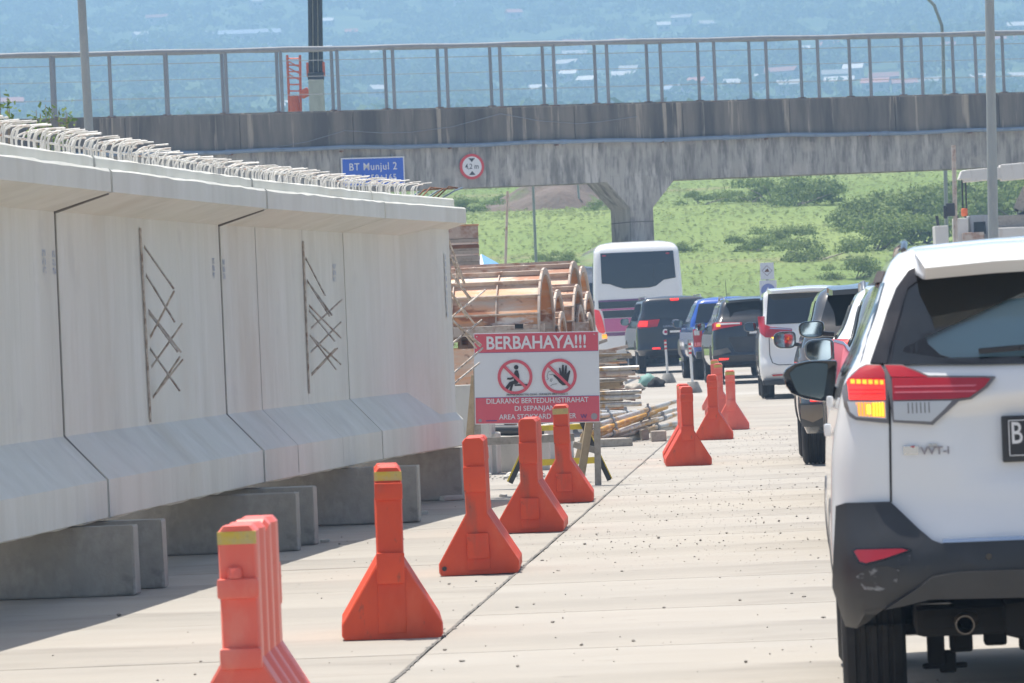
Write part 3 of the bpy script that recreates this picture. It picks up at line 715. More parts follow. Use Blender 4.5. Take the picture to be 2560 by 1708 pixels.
class Car:
    """a body as a stack of rounded plan outlines; levels: (z, y rear, y front, half width, rear corner, front corner)"""
    def __init__(s, root, levels, bow=.05, paint='paint_white', step=.035):
        s.root = root; s.L = np.array(levels, float); s.bow = bow; s.paint = paint; s.step = step
        s.dent = None
    def par(s, z): return [float(pchip(s.L[:, 0], s.L[:, i], z)) for i in range(1, 6)]
    def rear_y(s, x, z):
        yr, yf, w_, rr, rf = s.par(z); ax = min(abs(x), w_-1e-4); y = yr + s.bow*(ax/w_)**2
        if ax > w_-rr: y += rr - math.sqrt(max(0, rr*rr-(ax-w_+rr)**2))
        if s.dent: y += s.dent(x, z)
        return y
    def front_y(s, x, z):
        yr, yf, w_, rr, rf = s.par(z); ax = min(abs(x), w_-1e-4); y = yf - 1.6*s.bow*(ax/w_)**2
        if ax > w_-rf: y -= rf - math.sqrt(max(0, rf*rf-(ax-w_+rf)**2))
        return y
    def side_x(s, y, z):
        yr, yf, w_, rr, rf = s.par(z); a = yr+s.bow+rr-y
        if a > 0: return w_-rr+math.sqrt(max(0, rr*rr-min(a, rr)**2))
        a = y-(yf-1.6*s.bow-rf)
        if a > 0: return w_-rf+math.sqrt(max(0, rf*rf-min(a, rf)**2))
        return w_
    def outline(s, z):
        yr, yf, w_, rr, rf = s.par(z); h = []
        for k in range(9): h.append(((w_-rr)*k/8, None, 'r'))
        pts = [(x, s.rear_y(x, z)) for x, _, _ in h]
        for k in range(1, 9):
            a = math.pi/2*k/8; x = w_-rr+rr*math.sin(a); pts.append((x, yr + s.bow*(x/w_)**2 + rr - rr*math.cos(a) + (s.dent(x, z) if s.dent else 0)))
        y0 = yr+s.bow+rr; y1 = yf-1.6*s.bow-rf
        for k in range(1, 25): pts.append((w_, y0+(y1-y0)*k/24))
        for k in range(1, 7):
            a = math.pi/2*k/6; x = w_-rf+rf*math.cos(a); pts.append((x, yf-1.6*s.bow*(x/w_)**2-rf+rf*math.sin(a)))
        for k in range(1, 6): 
            x = (w_-rf)*(1-k/5); pts.append((x, yf-1.6*s.bow*(x/w_)**2))
        left = [(-x, y) for x, y in pts[-2:0:-1]]
        return pts + left
    def body(s, cut=None, name='body', arch=None):
        z0, z1 = s.L[0, 0], s.L[-1, 0]; zs = list(np.linspace(z0, z1, int((z1-z0)/s.step)+2))
        rings = [[(x, y, z) for x, y in s.outline(z)] for z in zs]
        m = MB().loft(rings, cap=False); n = len(rings[0]); nb = len(m.v)
        # roof and floor closed with strips across
        for base in ((len(zs)-1)*n, 0):
            k = n//2
            for i in range(k):
                a, b_ = base+i, base+(n-i) % n; c, d_ = base+(i+1), base+(n-i-1) % n
                q = [a, c, d_, b_]; q2 = []
                for v in q:
                    if v not in q2: q2.append(v)
                if len(q2) > 2: m.f.append(tuple(q2))
        if cut:
            keep = []
            for f in m.f:
                c = Vector((0, 0, 0))
                for i in f: c += Vector(m.v[i])
                if not cut(c/len(f)): keep.append(f)
            m.f = keep
        return m.build(name, s.paint, s.root, smooth=50)
    def _patch(s, poly, mapf, off, mat, name, parent, cell, depth, smooth=50):
        bm = bmesh.new(); vs = [bm.verts.new((a, 0, b_)) for a, b_ in poly]; bm.faces.new(vs)
        bmesh.ops.triangulate(bm, faces=bm.faces[:])
        for ax in (0, 2):
            lo = min(p[0 if ax == 0 else 1] for p in poly); hi = max(p[0 if ax == 0 else 1] for p in poly)
            k = lo+cell
            while k < hi-cell*.3:
                no = Vector((1, 0, 0)) if ax == 0 else Vector((0, 0, 1))
                bmesh.ops.bisect_plane(bm, geom=bm.verts[:]+bm.edges[:]+bm.faces[:], plane_co=no*k, plane_no=no); k += cell
        inner = []
        be = [e for e in bm.edges if len(e.link_faces) == 1]
        ex = bmesh.ops.extrude_edge_only(bm, edges=be)
        nv = {g for g in ex['geom'] if isinstance(g, bmesh.types.BMVert)}
        for v in bm.verts: v.co = mapf(v.co.x, v.co.z, off if v not in nv else off-depth)
        bmesh.ops.recalc_face_normals(bm, faces=bm.faces[:])
        me = bpy.data.meshes.new(name); bm.to_mesh(me); bm.free(); finish(me, smooth)
        return link(name, me, parent or s.root, mat)
    def rear(s, poly, mat, name, off=.008, mirror=False, parent=None, cell=.06, depth=.02):
        def f(x, z, o):
            e = .004; y = s.rear_y(x, z); gx = (s.rear_y(x+e, z)-s.rear_y(x-e, z))/(2*e); gz = (s.rear_y(x, z+e)-s.rear_y(x, z-e))/(2*e)
            gx = max(-2.5, min(2.5, gx)); gz = max(-2.0, min(2.0, gz))
            return Vector((x, y, z)) + Vector((gx, -1, gz)).normalized()*o
        r = [s._patch(poly, f, off, mat, name, parent, cell, depth)]
        if mirror: r.append(s._patch([(-a, b_) for a, b_ in poly][::-1], f, off, mat, name, parent, cell, depth))
        return r
    def front(s, poly, mat, name, off=.008, parent=None, cell=.08, depth=.02):
        return s._patch(poly, lambda x, z, o: Vector((x, s.front_y(x, z)+o, z)), off, mat, name, parent, cell, depth)
    def sides(s, poly, mat, name, off=.008, parent=None, cell=.08, depth=.02, left=True, right=True):
        r = []
        for sg in ([-1] if left else [])+([1] if right else []):
            r.append(s._patch(poly, lambda y, z, o, sg=sg: Vector((sg*(s.side_x(y, z)+o), y, z)), off, mat, name, parent, cell, depth))
        return r
    def strip(s, pts, w_, mat, name, off=.004, mirror=False):
        """thin dark panel gap along a polyline on the rear"""
        for sg in ((1, -1) if mirror else (1,)):
            m = MB(); q = []
            for (x0, z0), (x1, z1) in zip(pts[:-1], pts[1:]):
                n_ = max(1, int(math.hypot(x1-x0, z1-z0)/.05))
                q += [(x0+(x1-x0)*i/n_, z0+(z1-z0)*i/n_) for i in range(n_)]
            q.append(pts[-1])
            for i, (x, z) in enumerate(q):
                a = q[max(0, i-1)]; b_ = q[min(len(q)-1, i+1)]; t = Vector((b_[0]-a[0], b_[1]-a[1])).normalized(); nn = Vector((-t.y, t.x))*w_/2
                for e in (nn, -nn):
                    xx, zz = (x+e.x)*sg, z+e.y
                    m.v.append((xx, s.rear_y(xx, zz)-off, zz))
            m.f = [(2*i, 2*i+1, 2*i+3, 2*i+2) for i in range(len(q)-1)]
            m.build(name, mat, s.root, fix=False)

WH = {}
def wheel_meshes(r_, w_):
    if (r_, w_) in WH: return WH[(r_, w_)]
    h = w_/2; pr = [(r_*.66, -h*.8), (r_*.70, -h*.98), (r_*.9, -h), (r_*.975, -h*.86)]
    for g in (-.52, -.18, .18, .52):
        pr += [(r_, h*(g-.10)), (r_*.972, h*(g-.06)), (r_*.972, h*(g+.06)), (r_, h*(g+.10))]
    pr += [(r_*.975, h*.86), (r_*.9, h), (r_*.70, h*.98), (r_*.66, h*.8)]
    ty = MB().lathe(pr, 40, 'x').mesh('wheel', 'tyre', smooth=40)
    rm = MB()
    rm.lathe([(r_*.67, -h*.85), (r_*.64, -h*.5), (r_*.62, h*.5), (r_*.67, h*.85)], 30, 'x')
    rm.disc([(r_*.16, h*.55), (r_*.14, h*.7)], 14, 'x')
    for k in range(5):
        a = 2*math.pi*k/5; rm.beam((h*.55, math.cos(a)*r_*.1, math.sin(a)*r_*.1), (h*.62, math.cos(a)*r_*.65, math.sin(a)*r_*.65), r_*.16, h*.25, (1, 0, 0))
    WH[(r_, w_)] = (ty, rm.mesh('rim', 'rim', smooth=40)); return WH[(r_, w_)]
def wheels(root, r_, w_, hx, ya, yb):
    ty, rm = wheel_meshes(r_, w_)
    for x in (-hx, hx):
        for y in (ya, yb):
            o = link('wheel', ty, root); o.location = (x, y, r_+.001)
            if x < 0: o.rotation_euler = (0, 0, math.pi)
            link('rim', rm, o)
    MB().tube([(-hx, ya, r_), (hx, ya, r_)], .045, 10).build('rear_axle', 'under_dark', root, smooth=60)
def mirror(root, x, y, z, sx=.21, sz=.15, shell='black_gloss', sg=-1, round_=.45):
    """door mirror at the body side; seen from behind the glass shows"""
    n = 22; out = []
    for k in range(n):
        a = 2*math.pi*k/n; ca, sa = math.cos(a), math.sin(a); e = round_
        out.append((sg*(-sx/2+ -0) + 0, 0)); out[-1] = (math.copysign(abs(ca)**e, ca)*sx/2*(1.0 - .12*(sa < 0)*abs(sa)), math.copysign(abs(sa)**e, sa)*sz/2 * (1-.22*max(0, sg*ca)))
    cx = x+sg*sx*.62
    rings = [[(cx+px_*f, y+yy, z+pz*f) for px_, pz in out] for f, yy in ((.80, -.002), (.86, -.006), (.97, -.004), (1.0, .012), (1.0, .05), (.9, .10), (.6, .135))]
    m = MB().loft(rings, cap=True).build('door_mirror', shell, root, smooth=50)
    g = MB().prism([(cx+px_*.85, z+pz*.85) for px_, pz in out], y-.007, y-.004, 'y').build('mirror_glass', 'mirror_glass', m)
    MB().beam((x-sg*.06, y+.06, z-sz*.35), (cx-sg*sx*.3, y+.06, z-sz*.25), .05, .04).build('mirror_arm', shell, m, bevel=.008)
    return m
def seats(root, y0, rows, hx=.36, zt=1.32):
    for r_ in range(rows):
        for x in (-hx, hx):
            t = MB().bx(x-.24, x+.24, y0+r_*.9, y0+.14+r_*.9, .55, zt-.17).build('seat_back', 'interior', root, bevel=.05, smooth=50)
            MB().bx(x-.13, x+.13, y0+.02+r_*.9, y0+.11+r_*.9, zt-.12, zt+.06).build('headrest', 'interior', t, bevel=.04, smooth=50)

# ---------------- the nearest car: white SUV cut by the right edge of the photograph
CX, CY, CH = 1.88, 17.30, rad(3.2)
suv = thing('parked_suv', 'large white SUV in front at the right, red and amber tail lamp lit, black bumper', 'car', (CX, CY, 0), -CH)
rush = Car(suv, [
    (.335, .20, 4.15, .770, .16, .30), (.40, .06, 4.30, .800, .20, .32), (.47, .015, 4.37, .815, .22, .34), (.54, .0, 4.40, .825, .22, .35), (.62, .015, 4.41, .828, .21, .35),
    (.70, .05, 4.40, .826, .19, .35), (.78, .075, 4.38, .822, .17, .35), (.92, .085, 4.33, .815, .15, .34), (1.00, .09, 4.05, .805, .14, .32), (1.06, .095, 3.55, .793, .13, .30), (1.12, .10, 3.32, .780, .12, .26),
    (1.20, .125, 3.16, .757, .11, .22), (1.26, .165, 3.04, .722, .10, .2), (1.34, .215, 2.88, .690, .10, .2), (1.42, .27, 2.72, .655, .10, .2), (1.50, .32, 2.56, .625, .10, .2), (1.56, .36, 2.44, .600, .10, .2),
    (1.60, .395, 2.34, .580, .12, .2), (1.635, .43, 2.22, .545, .14, .2), (1.66, .49, 2.05, .47, .16, .2), (1.672, .60, 1.85, .36, .16, .2), (1.678, .80, 1.55, .20, .15, .15)], bow=.055, paint='paint_white', step=.024)
def rdent(x, z):   # hollow in the tailgate round the number plate
    ax = abs(x); lim = .33 + .17*min(1, max(0, (z-.84)/.22))*.6 if z < 1.07 else .43-(z-1.07)*3.0
    t = max(0, min(1, (lim-ax)/.085)); v = max(0, min(1, (z-.80)/.09))*max(0, min(1, (1.135-z)/.05))
    t = t*t*(3-2*t); v = v*v*(3-2*v); return .030*t*v
rush.dent = rdent
def rcut(c):
    z = c.z; w_ = rush.par(z)[2]
    if z < .45 and c.y < .62: return True
    if c.y < 1.0 and 1.255 < z < 1.535 and abs(c.x) < w_-.095: return True
    if c.y > 2.3 and 1.13 < z < 1.54 and abs(c.x) < w_-.13: return True
    if .75 < c.y < 2.75-(z-1.3)*.9 and 1.22 < z < 1.53 and abs(c.x) > w_-.05: return True
    return False
rush.body(rcut)
rush.rear([(-.44, 1.452), (-.473, 1.442), (-.489, 1.389), (-.469, 1.32), (-.43, 1.282), (-.385, 1.267), (-.2, 1.260), (0, 1.258), (.2, 1.260), (.385, 1.267), (.43, 1.282), (.469, 1.32), (.489, 1.389), (.473, 1.442), (.44, 1.452), (0, 1.468)], 'lit_glass_pale', 'lit_glass_panel', off=-.012, depth=.003)  # added pale panel inside the pane; its colour stands for the lit glass
# glazing
rush.rear([(-.600, 1.240), (-.585, 1.300), (-.552, 1.41), (-.530, 1.50), (-.47, 1.545), (0, 1.555), (.47, 1.545), (.530, 1.50), (.552, 1.41), (.585, 1.300), (.600, 1.240), (.3, 1.228), (0, 1.224), (-.3, 1.228)], 'glass_tint', 'rear_glass', off=.012, depth=.004)
for sg in (1, -1):   # painted black border of the pane
    rush.rear([(sg*a, b_) for a, b_ in [(-.615, 1.244), (-.600, 1.294), (-.560, 1.41), (-.535, 1.50), (-.47, 1.553), (0, 1.563), (0, 1.525), (-.44, 1.515), (-.487, 1.48), (-.512, 1.40), (-.55, 1.30), (-.565, 1.262), (0, 1.25), (0, 1.226), (-.3, 1.232)]], 'black_gloss', 'glass_border', off=.009, depth=.004)
rush.front([(-.60, 1.12), (-.48, 1.54), (.48, 1.54), (.60, 1.12), (0, 1.10)], 'glass_clear', 'windscreen', off=.002, depth=.004)
for y0, y1 in ((.80, 1.55), (1.62, 2.62)):
    rush.sides([(y0, 1.21), (y0+.06, 1.53), (min(y1, 2.5)-.05, 1.53), (y1+.1, 1.21)], 'glass_tint', 'side_window', off=.003, depth=.004)
    rush.sides([(y0-.04, 1.535), (y0-.02, 1.575), (min(y1, 2.5), 1.575), (min(y1, 2.5), 1.535)], 'lens_smoke', 'rain_visor', off=.03, depth=.028)
rush.sides([(1.54, 1.20), (1.55, 1.55), (1.63, 1.55), (1.63, 1.20)], 'black_gloss', 'door_pillar', off=.004, depth=.01)
rush.sides([(.25, 1.255), (.45, 1.53), (.76, 1.53), (.80, 1.21), (.50, 1.215)], 'glass_dark', 'quarter_window', off=.004, depth=.01)
for sg in (1, -1):   # black garnish running from spoiler to lamp
    rush.rear([(sg*a, b_) for a, b_ in [(-.455, 1.588), (-.518, 1.558), (-.561, 1.501), (-.596, 1.421), (-.627, 1.34), (-.665, 1.246), (-.612, 1.243), (-.598, 1.296), (-.558, 1.41), (-.525, 1.50), (-.457, 1.545)]], 'black_gloss', 'pillar_garnish', off=.016, depth=.02)
# spoiler
def spo(y, hw, z0, z1, yb=None):
    yb = y if yb is None else yb; return [(-hw, yb, z0), (-hw*.5, yb, z0+.012), (0, yb, z0+.016), (hw*.5, yb, z0+.012), (hw, yb, z0), (hw, y, z1), (hw*.5, y, z1+.014), (0, y, z1+.018), (-hw*.5, y, z1+.014), (-hw, y, z1)]
MB().loft([spo(.165, .470, 1.534, 1.572, .225), spo(.178, .478, 1.536, 1.588, .24), spo(.30, .50, 1.553, 1.626), spo(.46, .50, 1.575, 1.642), spo(.60, .46, 1.60, 1.645)]).build('spoiler', 'paint_white', suv, smooth=35)
MB().bx(-.10, .10, .20, .225, 1.566, 1.580).build('brake_light', 'lens_red', suv, bevel=.004)
# lamps
ol = [(-.634, 1.241), (-.678, 1.244), (-.700, 1.234), (-.729, 1.210), (-.752, 1.178), (-.760, 1.154), (-.755, 1.109), (-.741, 1.076), (-.722, 1.062), (-.624, 1.048), (-.616, 1.048), (-.612, 1.2), (-.620, 1.221)]
il = [(-.622, 1.241), (-.561, 1.238), (-.514, 1.219), (-.473, 1.200), (-.281, 1.191), (-.246, 1.188), (-.275, 1.155), (-.332, 1.118), (-.385, 1.112), (-.43, 1.073), (-.466, 1.036), (-.600, 1.050), (-.602, 1.199), (-.610, 1.22)]
for sg in (1, -1):
    fx = lambda p, sg=sg: [(sg*a, b_) for a, b_ in p]
    h = rush.rear(fx(ol), 'lens_smoke', 'tail_lamp', off=.013, depth=.03, cell=.022)[0]
    rush.rear(fx([(-.632, 1.236), (-.676, 1.238), (-.698, 1.228), (-.726, 1.204), (-.743, 1.182), (-.735, 1.199), (-.622, 1.194), (-.620, 1.21)]), 'lens_red', 'lamp_lens', off=.017, parent=h, cell=.022, depth=.003)
    rush.rear(fx([(-.738, 1.196), (-.622, 1.192), (-.622, 1.126), (-.735, 1.130)]), 'lens_red_lit', 'lamp_lens', off=.0175, parent=h, cell=.022, depth=.003)
    for i in range(6):
        x = -.727+i*.0178
        rush.rear(fx([(x, 1.195-.0006*i*2), (x+.012, 1.1945-.0006*i*2), (x+.012, 1.181-.0012*i), (x, 1.1815-.0012*i)]), 'led_orange', 'led', off=.0185, parent=h, cell=.022, depth=.002)
    for zz in (1.162, 1.150):
        rush.rear(fx([(-.733, zz), (-.624, zz-.003), (-.624, zz-.006), (-.733, zz-.003)]), 'lens_red', 'lens_line', off=.0185, parent=h, cell=.022, depth=.002)
    rush.rear(fx([(-.742, 1.124), (-.622, 1.122), (-.622, 1.062), (-.716, 1.072), (-.735, 1.09)]), 'lens_clear', 'lamp_lens', off=.0165, parent=h, cell=.022, depth=.003)
    rush.rear(fx([(-.716, 1.120), (-.626, 1.118), (-.626, 1.068), (-.708, 1.076)]), 'amber_lit', 'turn_lens', off=.0175, parent=h, cell=.022, depth=.003)
    for i in range(9):
        x = -.713+i*.0098
        rush.rear(fx([(x, 1.119), (x+.003, 1.119), (x+.003, 1.073), (x, 1.073)]), 'amber_core' if i > 4 else 'lens_clear', 'lens_rib', off=.0185, parent=h, cell=.022, depth=.002)
    rush.rear(fx([(-.683, 1.112), (-.672, 1.112), (-.672, 1.082), (-.683, 1.082)]), 'amber_core', 'bulb', off=.019, parent=h, cell=.022, depth=.002)
    h2 = rush.rear(fx(il), 'lens_smoke', 'tail_lamp', off=.014, depth=.03)[0]
    rush.rear(fx([(-.618, 1.236), (-.562, 1.233), (-.516, 1.213), (-.474, 1.194), (-.60, 1.199)]), 'lens_red', 'lamp_lens', off=.0175, parent=h2, cell=.03, depth=.003)
    rush.rear(fx([(-.597, 1.196), (-.474, 1.192), (-.281, 1.184), (-.264, 1.181), (-.286, 1.156), (-.338, 1.124), (-.39, 1.121), (-.597, 1.124)]), 'lens_red', 'lamp_lens', off=.0175, parent=h2, cell=.03, depth=.003)
    for zz in (1.168, 1.150):
        rush.rear(fx([(-.590, zz), (-.31, zz-.006), (-.32, zz-.010), (-.590, zz-.004)]), 'lens_red_pale', 'lens_line', off=.0185, parent=h2, cell=.03, depth=.002)
    rush.rear(fx([(-.596, 1.120), (-.397, 1.115), (-.43, 1.083), (-.471, 1.047), (-.596, 1.058)]), 'lens_clear', 'lamp_lens', off=.0165, parent=h2, cell=.03, depth=.003)
    for i in range(6):
        x = -.548+i*.014
        rush.rear(fx([(x, 1.114), (x+.004, 1.114), (x+.004, 1.078), (x, 1.078)]), 'lens_smoke', 'lens_rib', off=.0175, parent=h2, cell=.03, depth=.002)
# panel gaps, bumper, trims
rush.strip([(-.614, 1.24), (-.608, 1.2), (-.612, 1.05), (-.62, .78)], .007, 'under_dark', 'panel_gap', off=.003, mirror=True)
bt = [(-.790, .770), (-.758, .782), (-.621, .780), (-.527, .677), (-.486, .641), (-.456, .630), (0, .630), (0, .455), (-.188, .455), (-.499, .459), (-.647, .436), (-.715, .424), (-.742, .364), (-.775, .366), (-.812, .50), (-.800, .60)]
rush.rear(bt, 'black_plastic', 'bumper', off=.022, mirror=True, depth=.03, cell=.05)
rush.rear([(-.647, .438), (-.49, .530), (-.398, .540), (0, .541), (0, .46), (-.188, .46), (-.499, .464)], 'black_plastic', 'bumper_lip', off=.042, mirror=True, depth=.025)
rush.rear([(-.745, .618), (-.73, .625), (-.584, .622), (-.555, .611), (-.641, .584), (-.702, .570), (-.725, .578)], 'black_gloss', 'reflector_frame', off=.026, mirror=True, depth=.01)
rush.rear([(-.735, .615), (-.726, .620), (-.59, .617), (-.568, .611), (-.642, .589), (-.700, .576), (-.718, .582)], 'lens_red', 'reflector', off=.030, mirror=True, depth=.008)
rush.rear([(-.45, .641), (0, .643), (0, .631), (-.45, .630)], 'chrome', 'sill_strip', off=.0265, mirror=True, depth=.008)
rush.rear([(-.735, .535), (-.70, .56), (-.64, .565), (-.60, .55), (-.61, .515), (-.66, .49), (-.71, .495)], 'scuff', 'bumper_scuff', off=.0235, depth=.002)
rush.rear([(-.60, .592), (-.56, .597), (-.565, .57), (-.61, .563)], 'scuff', 'bumper_scuff', off=.0235, depth=.002)
for x in (-.30, .30): MB().disc([(.011, .0), (.011, -.006)], 14, 'y', (x, rush.rear_y(x, .588)-.0225, .588)).build('parking_sensor', 'black_gloss', suv)
# plate and badges
yp = rush.rear_y(0, .98)
MB().bx(-.235, .235, yp-.022, yp-.004, .900, 1.058).build('plate_frame', 'black_plastic', suv, bevel=.006)
MB().bx(-.215, .215, yp-.026, yp-.021, .918, 1.046).build('number_plate', 'plate_black', suv, bevel=.004)
for x0, x1, z0, z1 in ((-.212, .212, 1.040, 1.043), (-.212, .212, .921, .924), (-.212, -.209, .921, 1.043), (.209, .212, .921, 1.043)):
    MB().bx(x0, x1, yp-.0272, yp-.0255, z0, z1).build('plate_border', 'plate_white', suv)
put_text('B', (-.185, yp-.027, .995), .105, 'plate_white', suv, bold=.008, xs=.72)
yb = rush.rear_y(-.545, .955)
MB().box((-.545, yb-.006, .955), (.052, .006, .030), Matrix.Rotation(-.05, 3, 'Z')).build('badge', 'chrome', suv, bevel=.002)
MB().box((-.538, yb-.010, .966), (.012, .004, .006)).build('badge_mark', 'lens_red', suv)
put_text('VVT-i', (-.463, rush.rear_y(-.463, .95)-.004, .949), .038, 'sign_grey', suv, bold=.02, depth=.003, xs=1.1)
put_text('DUAL', (-.468, rush.rear_y(-.468, .97)-.004, .970), .012, 'chrome', suv, bold=.02, depth=.003)
# wiper
MB().beam((-.30, rush.rear_y(-.30, 1.28)-.034, 1.281), (.02, rush.rear_y(0, 1.295)-.034, 1.296), .014, .020).build('wiper', 'black_plastic', suv, bevel=.004)
MB().beam((-.16, rush.rear_y(-.16, 1.287)-.045, 1.289), (.05, rush.rear_y(0, 1.25)-.03, 1.262), .012, .018).build('wiper_arm', 'black_plastic', suv, bevel=.004)
# roof rails, handles, mirrors, interior, running gear
for sg in (-1, 1):
    MB().tube([(sg*.53, .62, 1.640), (sg*.525, .72, 1.668), (sg*.525, 1.4, 1.672), (sg*.525, 2.0, 1.668), (sg*.53, 2.15, 1.64)], .012, 8).build('roof_rail', 'black_gloss', suv, smooth=60)
    for yy, zz in ((1.05, 1.015), (2.05, 1.10)):
        xx = sg*(rush.side_x(yy, zz)+.018)
        MB().box((xx, yy, zz), (.026, .17, .045)).build('door_handle', 'paint_white', suv, bevel=.009, smooth=50)
    for yy in (.70, 1.58, 2.75):
        pass
mz = [(150, 190), (190, 120), (300, 45), (480, 8), (700, 0), (855, 2), (868, 40), (850, 250), (805, 500), (765, 548), (640, 545), (430, 510), (260, 440), (190, 340)]
gz_ = [(240, 175), (330, 90), (450, 50), (560, 35), (730, 45), (740, 70), (735, 180), (690, 470), (650, 505), (540, 485), (380, 450), (330, 400)]
def ml(a, b_):
    x_, y_ = rot(1940+a*.1913, 900+b_*.1913); return x_/645-CX-.160, EYE-(y_+14)/645
for sg in (-1, 1):
    O = [ml(*q) for q in mz]; I = [ml(*q) for q in gz_]; cxm_ = sum(q[0] for q in O)/len(O); czm_ = sum(q[1] for q in O)/len(O)
    rings = [[(-sg*(cxm_+(q[0]-cxm_)*f), 2.55+yy, czm_+(q[1]-czm_)*f) for q in O] for f, yy in ((.90, -.006), (.97, -.008), (1, .006), (1, .05), (.9, .11), (.6, .15))]
    mo = MB().loft(rings).build('door_mirror', 'black_gloss', suv, smooth=50)
    MB().prism([(-sg*q[0], q[1]) for q in I], 2.536, 2.541, 'y').build('mirror_glass', 'mirror_glass', mo)
    MB().beam((sg*.70, 2.62, 1.12), (sg*.82, 2.60, 1.13), .06, .05).build('mirror_arm', 'black_gloss', mo, bevel=.01)
seats(suv, 1.15, 2, zt=1.33)
MB().bx(-.62, .62, 2.55, 3.0, .85, 1.08).build('dashboard', 'interior', suv, bevel=.05)
MB().bx(-.52, .52, .62, 2.3, 1.585, 1.60).build('roof_lining', 'interior_trim', suv)
MB().bx(-.66, .66, .42, .50, .75, 1.10).build('rear_seat_back', 'interior', suv, bevel=.04)
wheels(suv, .335, .222, .690, .92, 3.60)
MB().bx(-.55, .55, .35, 4.0, .30, .40).build('underbody', 'under_dark', suv, bevel=.03)
MB().bx(-.25, .55, .30, .75, .285, .42).build('silencer', 'under_dark', suv, bevel=.05, smooth=50)
MB().tube([(-.385, .14, .350), (-.385, .30, .352), (-.30, .5, .36)], .032, 14, cap=False).build('exhaust_pipe', 'exhaust', suv, smooth=60)
MB().lathe([(.033, 0), (.0285, .0), (.0285, .12)], 16, 'y', (-.385, .138, .350)).build('exhaust_tip', 'exhaust', suv, smooth=60)
for bxs in ((-.50, -.44, .80, .95, .17, .42), (-.46, -.40, .84, .90, .14, .22), (-.42, -.34, .80, .96, .215, .40), (-.52, -.36, .86, .90, .155, .175), (-.30, -.22, .78, .9, .235, .36), (-.18, -.10, .7, .78, .22, .35), (.3, .45, .80, .95, .18, .42)):
    MB().bx(*bxs).build('suspension_link', 'under_dark', suv, bevel=.012)
MB().tube([(-.68, .92, .335), (.68, .92, .335)], .06, 12).build('axle_housing', 'under_dark', suv, smooth=60)
rush.sides([(.92+.46*math.cos(math.pi*k/14), .335+.44*math.sin(math.pi*k/14)) for k in range(15)], 'black_plastic', 'wheel_arch', off=.004, depth=.012)
rush.sides([(3.60+.46*math.cos(math.pi*k/14), .335+.44*math.sin(math.pi*k/14)) for k in range(15)], 'black_plastic', 'wheel_arch', off=.004, depth=.012)
